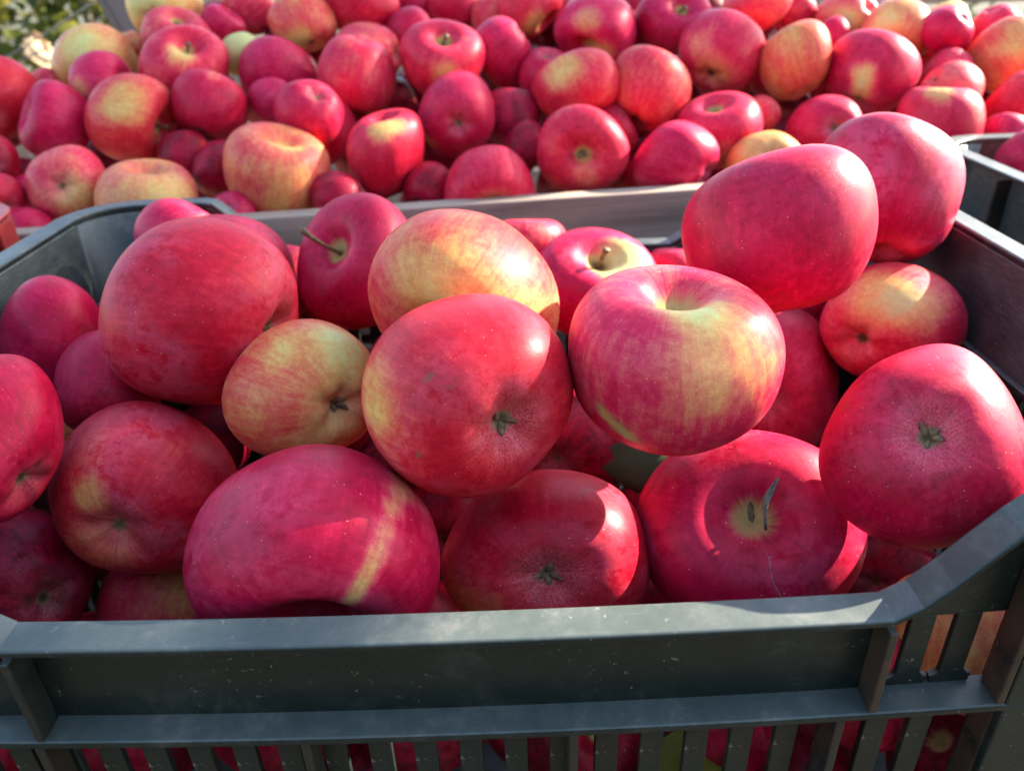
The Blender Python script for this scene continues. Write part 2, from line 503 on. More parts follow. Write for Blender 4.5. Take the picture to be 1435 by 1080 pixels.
        for p, q in zip(ptsr(.0008), ptsr(.0040)):
            zt = rim_z(p[0], cy+sy_*RC) - .0044
            f = warp if sy_ < 0 else (lambda v: v)
            cols.append([b.verts.new(f((*p, BASE+.012))), b.verts.new(f((*q, BASE+.012))), b.verts.new(f((*q, zt))), b.verts.new(f((*p, zt)))])
        for u, v in zip(cols, cols[1:]):
            for k in range(4): b.faces.new((u[k], u[(k+1) % 4], v[(k+1) % 4], v[k]))
        b.faces.new(cols[0][::-1]); b.faces.new(cols[-1])
        o = part('corner_post', b, .0008)
        xe = .1602 if sx_ > 0 else -.0445-.1602
        b = bmesh.new(); y0, y1 = sorted((cy+sy_*(RC-.0041), cy+sy_*(RC-W1)))
        bx(b, xe-.0001*sx_, xe+.003*sx_, y0, y1, BASE+.012, -.2266, 1, warp if sy_ < 0 else None); o = part('rib', b, .0006); soil_attr(o, lambda v: .5)
        # inside sheet that closes the corner
        b = bmesh.new(); cols = []
        r0, r1 = RC-W0, RC-W1
        L = [(cx-sx_*(.0 if True else 0)+sx_*0, cy+sy_*r0, cy+sy_*r1)]
        for i in range(13):
            a = math.pi/2*i/12
            p = (cx+sx_*r0*math.sin(a), cy+sy_*r0*math.cos(a)); q = (cx+sx_*r1*math.sin(a), cy+sy_*r1*math.cos(a))
            cols.append([b.verts.new((*p, BASE+.012)), b.verts.new((*q, BASE+.012)), b.verts.new((*q, HI-.0047)), b.verts.new((*p, HI-.0047))])
        for u, v in zip(cols, cols[1:]):
            for k in range(4): b.faces.new((u[k], u[(k+1) % 4], v[(k+1) % 4], v[k]))
        b.faces.new(cols[0][::-1]); b.faces.new(cols[-1])
        worn_lit_attr(part('corner_sheet', b, 0, True), .2)
        # flat inner sheet from the slots to the corner
        x0, x1 = sorted((xe, cx)); y0, y1 = sorted((cy+sy_*r0, cy+sy_*r1))
        b = bmesh.new(); bx(b, x0, x1, y0+.0002, y1-.0002, BASE+.012, HI-.0049, 8); part('corner_sheet', b, 0)
    b = bmesh.new(); bx(b, XL+.006, XR-.006, YF+.006, YB-.006, BASE, BASE+.012); part('floor', b)
    return root

def copy_tree(o, parent=None):
    c = o.copy(); COL.objects.link(c)
    if parent: c.parent = parent
    for ch in list(o.children): copy_tree(ch, c)
    return c

crate = make_crate('plastic_crate', GREEN)
tag(crate, 'dark green plastic crate in front, heaped with large red apples', 'crate', 'plastic crates')
crate2 = copy_tree(crate)
crate2.location = (ORG[0]+.628, ORG[1]+.112, BASE+HC)
tag(crate2, 'second dark green plastic crate at right, only its left rim and back corner showing', 'crate', 'plastic crates')
crate3 = copy_tree(crate)
crate3.location = (-.5916, .3383, BASE+HC); crate3.rotation_euler = (0, 0, math.atan(.113))
tag(crate3, 'red plastic crate at the left edge, only the corner of its rim showing', 'crate', 'plastic crates')
dupm = {}
for ch in crate3.children:
    if ch.data.name not in dupm:
        m2 = ch.data.copy(); m2.materials.clear(); m2.materials.append(REDP); dupm[ch.data.name] = m2
    ch.data = dupm[ch.data.name]

# the bench the crates stand on
bench = tag(empty('bench', (.13, .36, 0)), 'plain wooden bench under the row of plastic crates', 'bench')
zt = BASE+HC-.001
for i in range(4):
    b = bmesh.new(); bx(b, -1.15, 1.0, -.20+.118*i-.055, -.20+.118*i+.055, zt-.028, zt); from_bm('plank', b, WOOD, bench, bevel=.002)
for x in (-1.0, -.1, .85):
    for y in (-.2, .12):
        b = bmesh.new(); bx(b, x-.035, x+.035, y-.035, y+.035, 0, zt-.0285); from_bm('leg', b, WOODV, bench, bevel=.003)

# ------------------------------------------------------------------ wooden bulk bin, turned a little
BY = math.atan(.113)
binr = tag(empty('wooden_bin', (0, .604, 0), BY), 'weathered wooden bulk bin piled with apples behind the crates', 'bin')
topz = HC-.17
bw0, bw1, bd = -.86, .95, 1.05
hts = [(topz-.105, topz), (topz-.225, topz-.115), (topz-.345, topz-.235), (topz-.465, topz-.355), (topz-.585, topz-.475), (topz-.705, topz-.595)]
for z0, z1 in hts:
    b = bmesh.new(); bx(b, bw0, bw1, 0, .018, z0, z1, 6); from_bm('plank', b, WOOD, binr, bevel=.0015)
    b = bmesh.new(); bx(b, bw0, bw1, bd, bd+.018, z0, z1); from_bm('plank', b, WOOD, binr, bevel=.0015)
    for x in (bw0, bw1-.018):
        b = bmesh.new(); bx(b, x, x+.018, .0183, bd-.0003, z0, z1); from_bm('side_plank', b, WOODV, binr, bevel=.0015)
for x in (bw0+.019, bw1-.019-.07):
    for y in (.019, bd-.071):
        b = bmesh.new(); bx(b, x, x+.07, y, y+.07, .1, topz-.02); from_bm('post', b, WOODV, binr, bevel=.002)
b = bmesh.new(); bx(b, bw0+.02, bw1-.02, .02, bd-.002, .205, .225); from_bm('floor_board', b, WOOD, binr)
for x in (bw0+.05, .0, bw1-.15):
    b = bmesh.new(); bx(b, x, x+.1, 0, bd, 0, .1); from_bm('skid', b, WOOD, binr, bevel=.003)

# ------------------------------------------------------------------ apples
def apple_unit(seed, nr, ns, sd=.27, cd=.18, lump=.05):
    """unit apple, z = stem pole. returns verts (n,3), unit pattern coords (n,3), faces"""
    rg = np.random.default_rng(seed)
    u = np.linspace(0, 1, nr)
    phi = np.pi*(u - .085*np.sin(2*np.pi*u))          # denser rings near the poles
    th = np.linspace(0, 2*np.pi, ns, endpoint=False)
    PH, TH = np.meshgrid(phi[1:-1], th, indexing='ij')
    PH = np.concatenate([[0.], PH.ravel(), [np.pi]]); TH = np.concatenate([[0.], TH.ravel(), [0.]])
    s, c = np.sin(PH), np.cos(PH)
    up = np.stack([s*np.cos(TH), s*np.sin(TH), c], 1)
    r = np.abs(s)**.86*(1 + .10*c - .04*(1-c*c))
    z = .90*np.sign(c)*np.abs(c)**.92
    top = c > 0
    ridge = 1 + .30*np.cos(5*TH + rg.uniform(0, 6))*rg.uniform(.6, 1.3)*np.minimum(1, s/.25)
    z = z - np.where(top, sd*np.exp(-(s/.21)**2) + .11*np.exp(-(s/.48)**2), 0)
    z = z + np.where(~top, cd*np.exp(-(s/.19)**2) + .085*np.exp(-(s/.46)**2)*ridge, 0)
    e2 = rg.uniform(0, .05); a2 = rg.uniform(0, 6); a3 = rg.uniform(0, 6)
    r = r*(1 + e2*np.cos(2*(TH-a2)) + .022*np.cos(3*(TH-a3))*s + .02*np.cos(5*TH + a2)*(1-c)/2)
    v = np.stack([r*np.cos(TH), r*np.sin(TH), z], 1)
    z_t = rg.uniform(-.07, .07, 2)                      # lopsided shoulders
    v[:, 2] += (z_t[0]*v[:, 0] + z_t[1]*v[:, 1])*1.2
    for k in range(8):
        d = rg.normal(size=3); d /= np.linalg.norm(d)
        v *= (1 + rg.uniform(-1, 1)*lump*np.exp(-((up-d)**2).sum(1)/rg.uniform(.10, .4)))[:, None]
    F = []
    nrr = nr-2
    last = 1+nrr*ns
    for j in range(ns):
        k = (j+1) % ns
        F.append((0, 1+j, 1+k))
        F.append((last, 1+(nrr-1)*ns+k, 1+(nrr-1)*ns+j))
    for i in range(nrr-1):
        a = 1+i*ns; b = a+ns
        for j in range(ns):
            k = (j+1) % ns
            F.append((a+j, b+j, b+k, a+k))
    return v, up, F


def frame_from_axis(ax, spin):
    z = np.array(ax, float); z /= np.linalg.norm(z)
    t = np.array([0, 0, 1.]) if abs(z[2]) < .9 else np.array([1., 0, 0])
    x = np.cross(t, z); x /= np.linalg.norm(x); y = np.cross(z, x)
    c, s = np.cos(spin), np.sin(spin)
    return np.stack([x*c+y*s, -x*s+y*c, z], 1)          # columns: axes of the apple

ROWS = [
# seed, where, centre, radius, stem axis, spin, view-right, view-up, (stretch), base yellowness (below zero: gap shade painted in), magenta tint, pale patches, flags, label
(7700,'crate',(-0.148,0.3517,0.9499),0.0474,(-0.9591,0.2408,0.1486),1.61,(0.9269,0.3114,-0.2096),(0.0677,0.4106,0.9093),(0.986,0.980,0.983),0.14,0.25,[((-0.4759,-0.856,0.202),0.5,0.1),((0.4449,-0.7197,-0.533),0.35,0.12)],'C','large dusty dark red apple with wiped spots on top, at the left of the crate'),
(710,'crate',(-0.1681,0.4336,0.9331),0.0422,(-0.249,0.9466,0.2047),1.45,(0.9367,0.2891,-0.1976),(0.0769,0.3809,0.9214),(0.969,1.040,1.004),0.12,0.70,[((0.7278,-0.1754,0.6629),0.3,0.3)],'','red apple peeping out behind the right edge of the large dusty one'),
(3730,'crate',(-0.2065,0.4881,0.9442),0.0303,(0.6617,0.2574,0.7042),1.47,(0.9221,0.3216,-0.2151),(0.1003,0.3383,0.9357),(1.080,0.861,0.964),0.27,0.85,[((0.7571,-0.4635,0.4605),0.35,0.4)],'','pink apple with yellowish streak behind the large dusty apple, near the back left corner'),
(6720,'crate',(-0.0937,0.3107,0.928),0.0340,(-0.6926,0.7147,-0.0977),1.37,(0.9646,0.2125,-0.1563),(0.0337,0.4883,0.872),(1.087,0.955,1.019),0.52,0.08,[((0.6659,-0.1294,0.7347),0.5,0.42),((0.655,-0.7387,0.1589),0.45,0.25),((-0.1291,-0.3903,0.9116),0.3,0.15),((0.4353,-0.8266,-0.3567),0.5,0.2)],'C','orange and yellow apple with a dark eye, left of the central red apple'),
(2740,'crate',(-0.089,0.4496,0.9383),0.0393,(-0.4043,-0.6781,0.6138),1.72,(0.9804,0.153,-0.124),(0.0645,0.3454,0.9362),(0.967,1.032,0.999),0.07,0.85,[((-0.1076,-0.8404,0.5311),0.28,0.35)],'S','crimson apple with a thin brown stem sticking out to the left'),
(8750,'crate',(-0.0192,0.3346,0.9616),0.0434,(-0.2766,-0.9514,-0.1354),4.43,(0.9975,0.0372,-0.0604),(0.0413,0.3878,0.9208),(1.002,1.001,1.002),0.46,0.20,[((-0.2404,-0.8461,0.4757),0.5,0.25),((0.4474,-0.863,0.2348),0.35,0.15),((-0.2537,-0.9478,0.1934),0.3,0.2)],'','large orange and yellow apple right behind the central red apple'),
(6760,'crate',(-0.0156,0.2561,0.9541),0.0394,(-0.4374,0.8907,-0.1241),5.94,(0.9978,0.0332,-0.0582),(0.0341,0.4965,0.8674),(1.003,1.038,1.021),0.18,0.15,[((-0.8947,-0.3601,0.2644),0.42,0.45),((-0.6818,-0.7276,-0.0755),0.45,0.16)],'C','central big red apple with small scars and a dark eye, lying on top'),
(3770,'crate',(0.0549,0.4681,0.9108),0.0396,(0.057,-0.4687,0.8815),6.13,(0.9939,-0.1082,0.0203),(0.0212,0.369,0.9292),(1.088,0.930,1.006),0.12,0.95,[((0.4312,-0.5224,0.7357),0.6,0.85),((0.0264,-0.5222,0.8524),0.3,0.3)],'S','purple apple turning pale green round its short stem'),
(1780,'crate',(0.0145,0.4994,0.9275),0.0230,(0.0277,0.221,0.9749),2.26,(0.9992,-0.035,-0.0205),(0.0308,0.3273,0.9444),(1.152,1.099,1.126),0.37,0.50,[],'','small pink top of an apple peeping between the orange apple and the purple green one'),
(5516,'crate',(0.1137,0.5006,0.9051),0.0190,(-0.0165,0.2595,0.9656),0.87,(0.9783,-0.1953,0.0692),(0.0064,0.3623,0.932),(1.041,1.182,1.109),0.27,0.60,[],'','pink apple showing a sliver behind the yellow-topped apple, near the back rim'),
(4533,'crate',(0.061,0.2634,0.9625),0.0389,(-0.0238,-0.0148,0.9996),0.34,(0.9778,-0.1975,0.0704),(0.0284,0.4575,0.8887),(1.084,0.969,1.025),0.35,0.70,[((0.0517,-0.4366,0.8982),0.35,0.5),((0.309,-0.8496,0.4275),0.5,0.3),((-0.1104,-0.9563,0.2708),0.4,0.1),((-0.6321,-0.7091,-0.3124),0.1,0.6),((-0.5126,-0.7578,-0.4036),0.09,0.6),((-0.732,-0.6539,-0.1913),0.09,0.5)],'','big pink apple with sunlit yellow top and deep hollow, right of the central apple'),
(1550,'crate',(0.1218,0.3366,0.9853),0.0415,(-0.1029,0.5421,0.834),5.29,(0.9449,-0.3009,0.129),(-0.0259,0.3242,0.9456),(1.079,1.024,1.051),0.05,0.80,[],'','big glossy magenta apple piled highest at the right'),
(2567,'crate',(0.2161,0.4375,0.9743),0.0433,(0.2221,0.5946,0.7728),4.41,(0.8989,-0.3974,0.1844),(-0.0629,0.2994,0.9521),(0.890,1.035,0.960),0.05,0.95,[((-0.2098,-0.76,-0.6152),0.3,0.05)],'','large purple apple behind the highest magenta apple, beside the right rim'),
(10584,'crate',(0.2132,0.3963,0.9112),0.0372,(0.8218,0.5639,0.0817),5.24,(0.897,-0.4008,0.1864),(0.0022,0.4257,0.9049),(1.006,0.922,0.963),0.34,0.50,[((-0.4875,-0.5128,0.7067),0.55,0.55),((0.0252,-0.7694,0.6382),0.45,0.3)],'','two-coloured apple with yellow upper half and red lower half by the right inner wall'),
(9601,'crate',(0.1655,0.4224,0.8618),0.0428,(0.5174,0.8242,-0.2302),1.42,(0.9452,-0.3002,0.1287),(0.0335,0.4809,0.8761),(0.842,1.193,1.002),0.16,0.60,[((0.2055,-0.748,0.6311),0.4,0.1)],'','red apple squeezed behind the sunlit yellow-topped apple, with a bright glint'),
(7618,'crate',(0.1462,0.231,0.9402),0.0377,(0.3569,0.6721,-0.6487),5.69,(0.8824,-0.4255,0.2006),(0.067,0.5359,0.8416),(0.936,0.983,0.959),0.06,0.70,[((-0.4056,-0.661,0.6314),0.3,0.12),((0.754,-0.7045,-0.3244),0.3,0.2)],'C','big magenta apple with a star-shaped eye facing the camera in the right corner'),
(10635,'crate',(0.1007,0.2663,0.8749),0.0482,(-0.1659,-0.6502,0.7415),1.68,(0.9552,-0.2735,0.1134),(0.0866,0.6245,0.7762),(0.985,0.981,0.983),0.06,0.85,[((-0.2582,-0.6981,0.6678),0.22,0.3),((-0.3541,-0.5608,0.7484),0.15,0.3),((0.7362,-0.565,0.3724),0.25,0.25)],'SCRACK','crimson apple showing its open stem hollow with dry twig above the front rim'),
(7652,'crate',(0.0124,0.2578,0.8712),0.0415,(0.0447,0.8898,-0.4542),0.67,(0.9984,-0.055,-0.0094),(0.0434,0.6608,0.7493),(1.177,0.919,1.040),0.14,0.25,[((-0.7853,-0.619,-0.0092),0.5,0.35),((0.1453,-0.9867,-0.0725),0.3,0.15)],'C','red apple with its eye facing the camera, second from the right along the front rim'),
(8669,'crate',(-0.075,0.2292,0.9041),0.0451,(0.1027,-0.9664,-0.2358),2.50,(0.9676,0.2023,-0.1508),(-0.0171,0.6488,0.7607),(1.088,0.959,1.022),0.14,0.70,[((0.7374,0.4829,0.4723),0.2,0.3),((0.7581,0.115,0.642),0.17,0.32),((0.8326,-0.0108,0.5537),0.16,0.2),((0.7254,-0.1516,0.6714),0.12,0.4),((0.6873,-0.3361,0.6439),0.1,0.42),((0.6318,-0.5118,0.5822),0.1,0.44),((0.575,-0.6478,0.4997),0.09,0.44),((0.5203,-0.7476,0.4127),0.09,0.44),((0.4698,-0.8233,0.3184),0.09,0.42),((0.4236,-0.8814,0.2092),0.09,0.4),((0.9469,-0.0406,0.3188),0.25,0.2)],'D','largest magenta apple with slanting yellow streak above the front rim'),
(10526,'crate',(-0.1771,0.3007,0.8831),0.0430,(-0.0803,0.9933,-0.0825),0.54,(0.9034,0.3586,-0.2349),(-0.0157,0.5751,0.8179),(1.026,0.957,0.991),0.24,0.20,[((-0.0807,-0.8161,0.5723),0.22,0.42),((-0.0552,-0.9979,-0.0329),0.5,0.25),((-0.1289,-0.514,0.848),0.3,0.1)],'','orange-red apple with a single pale yellow spot, below the large dusty apple'),
(7543,'crate',(-0.1843,0.2999,0.811),0.0300,(0.2833,0.6333,0.7202),4.62,(0.9117,0.3429,-0.2265),(-0.069,0.6711,0.7382),(1.032,0.932,0.981),0.37,0.60,[((0.6375,-0.376,0.6724),0.5,0.35)],'','pink and cream streaked apple half sunk behind the front rim at left'),
(7560,'crate',(-0.246,0.3845,0.9259),0.0312,(-0.9263,0.3459,0.1495),2.36,(0.8599,0.4311,-0.2733),(0.0621,0.443,0.8944),(0.853,1.094,0.966),0.05,0.95,[],'','purple-pink apple against the left inner wall of the green crate'),
(8577,'crate',(-0.2085,0.3563,0.9105),0.0285,(0.0254,-0.7691,-0.6387),0.45,(0.8864,0.3889,-0.251),(0.0349,0.4845,0.8741),(0.903,1.151,1.020),0.07,0.80,[],'','dark pink apple tucked under the large dusty apple at its lower left'),
(8594,'crate',(-0.2127,0.2691,0.9323),0.0334,(-0.8008,0.4349,0.4118),5.37,(0.827,0.477,-0.2974),(0.0021,0.5265,0.8502),(0.800,1.089,0.933),0.04,0.70,[],'','big dark red apple cut by the left edge of the picture'),
(7611,'crate',(-0.2548,0.3879,0.8709),0.0174,(0.3594,-0.1661,0.9183),0.38,(0.8699,0.4159,-0.2652),(0.0152,0.5148,0.8572),(0.920,1.060,0.988),0.62,0.20,[],'','small yellowish apple visible in a gap above the orange-red spotted apple'),
(7628,'crate',(-0.2365,0.2838,0.8444),0.0354,(-0.7744,0.6153,-0.1476),4.55,(0.8435,0.4547,-0.2857),(-0.0763,0.6281,0.7744),(0.935,0.966,0.950),-0.10,0.90,[],'','deep crimson apple in shadow in the front left corner'),
(7645,'crate',(0.0332,0.4028,0.8347),0.0375,(0.3072,0.9272,-0.2142),4.06,(0.9965,-0.0829,0.0062),(0.0404,0.5483,0.8353),(0.972,1.089,1.029),-0.10,0.75,[],'','dark red apple in the gap right of the central apple'),
(9662,'crate',(-0.0388,0.3917,0.7805),0.0375,(0.1655,0.9323,-0.3216),0.15,(0.9969,0.0452,-0.0648),(0.0219,0.6305,0.7759),(1.151,0.908,1.023),-0.10,0.70,[],'','dark apple deep under the central apple'),
(2679,'crate',(-0.2216,0.4891,0.7929),0.0291,(-0.1101,0.9719,-0.2081),2.60,(0.9333,0.297,-0.2019),(0.0128,0.5343,0.8452),(0.985,1.020,1.002),-0.10,0.95,[],'','purple apple glimpsed beneath the large dusty apple and the orange one'),
(8553,'crate',(0.2121,0.3388,0.7802),0.0300,(0.6293,0.7301,-0.2664),3.72,(0.8996,-0.3962,0.1837),(0.1255,0.6374,0.7602),(0.958,0.967,0.963),-0.10,0.80,[],'','dark apple in shadow beneath the star-eyed magenta apple'),
(5570,'crate',(-0.1449,0.4953,0.9096),0.0243,(0.2398,0.813,0.5306),2.29,(0.9623,0.2197,-0.1602),(0.0687,0.3738,0.925),(0.925,1.032,0.977),0.37,0.60,[],'','pale pink apple showing a sliver left of the stemmed crimson apple'),
(7587,'crate',(-0.1303,0.4728,0.9015),0.0245,(0.0163,0.9979,-0.0631),4.66,(0.9674,0.2031,-0.1512),(0.0591,0.3995,0.9148),(1.088,0.967,1.026),-0.10,0.70,[],'','dark red apple glimpsed between the dusty apple and the stemmed crimson one'),
(2688,'bin',(-0.4612,0.757,0.9974),0.0379,(-0.1548,0.9283,0.338),0.01,(0.833,0.4691,-0.2933),(0.196,0.2456,0.9494),(0.920,0.984,0.951),0.25,0.15,[],'','orange-red apple cut by the left picture edge, at the top left of the bin'),
(5698,'bin',(-0.3968,0.7242,0.981),0.0348,(-0.6724,-0.5444,0.5015),4.12,(0.862,0.428,-0.2717),(0.1763,0.2494,0.9522),(0.925,1.003,0.963),0.18,0.95,[((-0.3908,-0.8314,0.3951),0.35,0.25)],'','purple apple with a dented left side near the left end of the bin'),
(6708,'bin',(-0.3953,0.8221,1.017),0.0396,(-0.1352,0.8806,0.4542),2.85,(0.8808,0.3984,-0.256),(0.1943,0.189,0.9626),(1.040,0.920,0.978),0.67,0.30,[((0.1875,-0.8212,0.539),0.6,0.3)],'','wide peach and yellow apple beside the leafy background'),
(718,'bin',(-0.3687,0.7696,1.006),0.0303,(0.9833,-0.0266,0.18),5.22,(0.8844,0.3923,-0.2528),(0.1842,0.2043,0.9614),(0.991,0.920,0.955),0.28,0.90,[((-0.3965,-0.9171,-0.0412),0.4,0.4)],'','small magenta apple just below the wide peach apple'),
(7728,'bin',(-0.3298,0.7233,0.9818),0.0405,(0.9719,-0.1491,-0.1821),5.68,(0.8973,0.3699,-0.2409),(0.1629,0.2296,0.9595),(1.003,0.939,0.970),0.35,0.15,[((0.253,-0.8175,0.5174),0.55,0.4)],'S','red and yellow apple with its stem hollow turned to the right'),
(738,'bin',(-0.2967,0.7894,1.014),0.0407,(0.4218,-0.4073,0.8101),4.14,(0.9209,0.3242,-0.2165),(0.1694,0.1674,0.9712),(0.976,0.920,0.947),0.31,0.50,[((0.2946,-0.7497,0.5926),0.4,0.55),((-0.2585,-0.9442,-0.204),0.4,0.1)],'S','red apple with yellow stem hollow facing up, near the top left of the heap'),
(748,'bin',(-0.2637,0.7389,0.9876),0.0347,(0.2338,0.5683,0.7889),5.82,(0.9315,0.301,-0.204),(0.1481,0.1983,0.9689),(1.032,0.940,0.985),0.17,0.60,[((0.4081,-0.3631,0.8376),0.25,0.35)],'','dark red apple with a pale top, right of the apple with sideways hollow'),
(6758,'bin',(-0.3543,0.6361,0.9475),0.0329,(-0.2956,0.937,-0.1861),3.70,(0.8672,0.4201,-0.2675),(0.1429,0.3047,0.9417),(0.933,0.985,0.958),0.41,0.60,[((0.5756,-0.8047,-0.1455),0.6,0.3)],'',"pink apple with orange blush above the crate's back left corner"),
(7768,'bin',(-0.2891,0.6264,0.9288),0.0408,(0.2178,-0.066,0.9738),5.88,(0.9044,0.3568,-0.2339),(0.1206,0.3121,0.9424),(0.968,1.069,1.018),0.58,0.60,[((0.296,-0.2946,0.9086),0.2,0.4),((0.6289,-0.7766,-0.0355),0.7,0.3)],'',"pink and yellow apple behind the crate's back left rim"),
(1504,'bin',(-0.1905,0.66,0.9454),0.0436,(0.338,-0.1496,0.9292),3.67,(0.9566,0.2369,-0.1695),(0.1072,0.2548,0.961),(1.057,0.971,1.013),0.51,0.30,[((0.4076,-0.4407,0.7997),0.35,0.4),((0.3907,-0.8931,-0.223),0.5,0.15)],'','large striped orange apple with a sunlit yellow top touching the board at left'),
(8521,'bin',(-0.3458,0.8968,1.064),0.0362,(-0.0268,0.9382,0.345),2.99,(0.9123,0.3416,-0.2258),(0.1987,0.1129,0.9735),(1.042,0.920,0.979),0.75,0.30,[((-0.1282,-0.9622,0.2404),0.6,0.3)],'','pale yellow apple right of the leaning dark post'),
(4538,'bin',(-0.3219,0.8455,1.036),0.0335,(0.4706,-0.351,0.8095),0.19,(0.9176,0.3311,-0.2202),(0.1826,0.141,0.973),(0.950,0.935,0.943),0.38,0.60,[],'','pink apple directly behind the one with yellow stem hollow'),
(10555,'bin',(-0.2816,0.8736,1.044),0.0232,(0.635,-0.0479,0.771),3.98,(0.9367,0.2891,-0.1976),(0.1706,0.1163,0.9785),(1.016,0.920,0.967),0.21,0.90,[],'','small purple-pink apple behind the pale greenish one'),
(1572,'bin',(-0.2543,0.8292,1.022),0.0221,(0.4551,-0.6688,-0.5878),2.00,(0.9438,0.2716,-0.1882),(0.155,0.1394,0.978),(0.961,0.979,0.970),0.88,0.30,[((0.1222,-0.9398,0.3191),0.8,0.5)],'','small greenish yellow apple between red ones at the upper left'),
(6589,'bin',(-0.2156,0.8019,1.005),0.0370,(-0.018,0.8901,0.4554),4.55,(0.9571,0.2355,-0.1687),(0.1357,0.1503,0.9793),(1.041,0.920,0.979),0.16,0.95,[],'','round purple apple right of the greenish one'),
(7606,'bin',(-0.263,0.9156,1.059),0.0301,(0.6955,0.5221,0.4936),3.33,(0.947,0.2634,-0.1838),(0.1657,0.0896,0.9821),(0.984,0.920,0.951),0.35,0.70,[],'','pink apple at the top edge, left of the yellow-bottomed one'),
(8623,'bin',(-0.1967,0.8635,1.044),0.0318,(-0.3338,0.5368,0.7749),4.26,(0.965,0.2111,-0.1555),(0.1383,0.0942,0.9859),(1.126,0.920,1.018),0.48,0.35,[((-0.0027,-0.8498,-0.527),0.45,0.5)],'','pink apple with a yellow underside near the top edge'),
(9640,'bin',(-0.1352,0.7851,1.006),0.0373,(-0.2499,0.0119,-0.9682),2.90,(0.9801,0.1546,-0.1248),(0.1042,0.1351,0.9853),(1.000,1.020,1.010),0.33,0.50,[],'','dull pink apple with a broad pale cheek near the middle of the heap'),
(9992,'bin',(-0.132,0.8439,1.017),0.0316,(-0.9887,0.1497,0.0021),0.06,(0.9826,0.1431,-0.1186),(0.1028,0.113,0.9883),(1.180,0.920,1.042),0.43,0.60,[((-0.719,-0.6933,-0.0483),0.4,0.3)],'','apple with a yellow left edge hidden behind the dull pink one'),
(6657,'bin',(-0.2093,0.7581,0.9878),0.0237,(-0.9216,0.0185,-0.3877),5.41,(0.9557,0.2397,-0.171),(0.1289,0.1816,0.9749),(0.940,0.970,0.955),0.23,0.90,[],'','pink apple touching the bright magenta apple on its left side'),
(1514,'bin',(-0.1671,0.7097,0.9855),0.0295,(-0.4564,0.5197,-0.7223),5.83,(0.9668,0.2052,-0.1524),(0.1144,0.1858,0.9759),(1.089,0.920,1.001),0.19,0.70,[],'','bright magenta apple with a sunlit glowing right cheek'),
(9531,'bin',(-0.1686,0.755,0.9603),0.0339,(0.3177,-0.0827,-0.9446),1.86,(0.9716,0.1883,-0.1432),(0.1042,0.2025,0.9737),(0.923,1.103,1.009),0.17,0.50,[],'','dark red apple directly behind the bright magenta apple'),
(4548,'bin',(-0.1015,0.6832,0.9523),0.0364,(-0.0033,-0.0204,0.9998),1.11,(0.9864,0.1239,-0.108),(0.0787,0.2211,0.9721),(0.922,1.144,1.027),0.19,0.40,[((0.0643,-0.6928,0.7182),0.35,0.6),((0.4502,-0.5476,0.7054),0.25,0.4)],'','tall red apple with a yellow cap near the middle of the bin board'),
(4565,'bin',(-0.1418,0.8933,1.06),0.0370,(-0.5913,0.4784,-0.6493),4.12,(0.9804,0.153,-0.124),(0.1154,0.0636,0.9913),(1.133,0.920,1.021),0.23,0.40,[],'','red apple cut by the top picture edge, left of the middle'),
(1582,'bin',(-0.0871,0.8734,1.027),0.0310,(-0.7848,0.062,-0.6166),5.67,(0.9915,0.0927,-0.091),(0.0824,0.0927,0.9923),(0.920,1.040,0.978),0.17,0.70,[],'','dark red apple left of the sunlit apple with white glare'),
(4599,'bin',(-0.0557,0.7956,1.013),0.0392,(0.1456,-0.5967,0.7891),5.68,(0.9954,0.0611,-0.0736),(0.0665,0.1108,0.9916),(1.038,0.968,1.003),0.25,0.50,[((0.1403,-0.9566,-0.2555),0.4,0.4)],'S','shiny red apple with round stem hollow and white glare on its right'),
(5616,'bin',(0.0018,0.8249,1.017),0.0327,(-0.7874,0.0798,-0.6113),2.71,(0.9993,-0.0045,-0.0374),(0.0377,0.1017,0.9941),(0.920,1.061,0.988),0.17,0.95,[],'','purple apple directly right of the shiny one with white glare'),
(5633,'bin',(-0.0403,0.7263,0.9743),0.0367,(-0.0846,0.9957,0.0389),2.10,(0.9969,0.0452,-0.0648),(0.0562,0.1707,0.9837),(0.989,1.012,1.001),0.15,0.80,[],'','smooth crimson apple below the shiny one with white glare'),
(4650,'bin',(0.008,0.764,0.9646),0.0283,(0.0397,0.4917,0.8699),3.82,(0.9994,-0.0157,-0.0312),(0.0334,0.1736,0.9842),(1.049,1.116,1.082),-0.06,0.90,[],'','dark apple squeezed in right of the smooth crimson one'),
(8667,'bin',(-0.0134,0.65,0.9297),0.0367,(0.093,-0.9079,-0.4088),2.99,(0.999,0.0084,-0.0445),(0.0409,0.2534,0.9665),(1.070,0.996,1.032),0.29,0.50,[((0.0961,-0.958,-0.2702),0.45,0.3)],'','pink apple with greenish hollow low down, resting on the wooden board'),
(1524,'bin',(0.0663,0.6758,0.9519),0.0389,(-0.0462,-0.9948,0.0908),3.36,(0.9953,-0.0964,0.0137),(0.0071,0.2121,0.9772),(1.038,0.954,0.995),0.25,0.45,[((-0.0971,-0.9725,0.2118),0.22,0.3),((0.0182,-0.9088,-0.4169),0.4,0.2)],'S','red apple showing its round stem hollow straight to the camera, above the board'),
(9541,'bin',(0.0194,0.7245,0.9455),0.0230,(-0.6861,0.4309,0.5862),3.11,(0.9993,-0.031,-0.0227),(0.0286,0.2063,0.9781),(0.935,1.073,1.002),-0.06,0.70,[],'','small dark red apple in the gap left of the apple with hollow facing forward'),
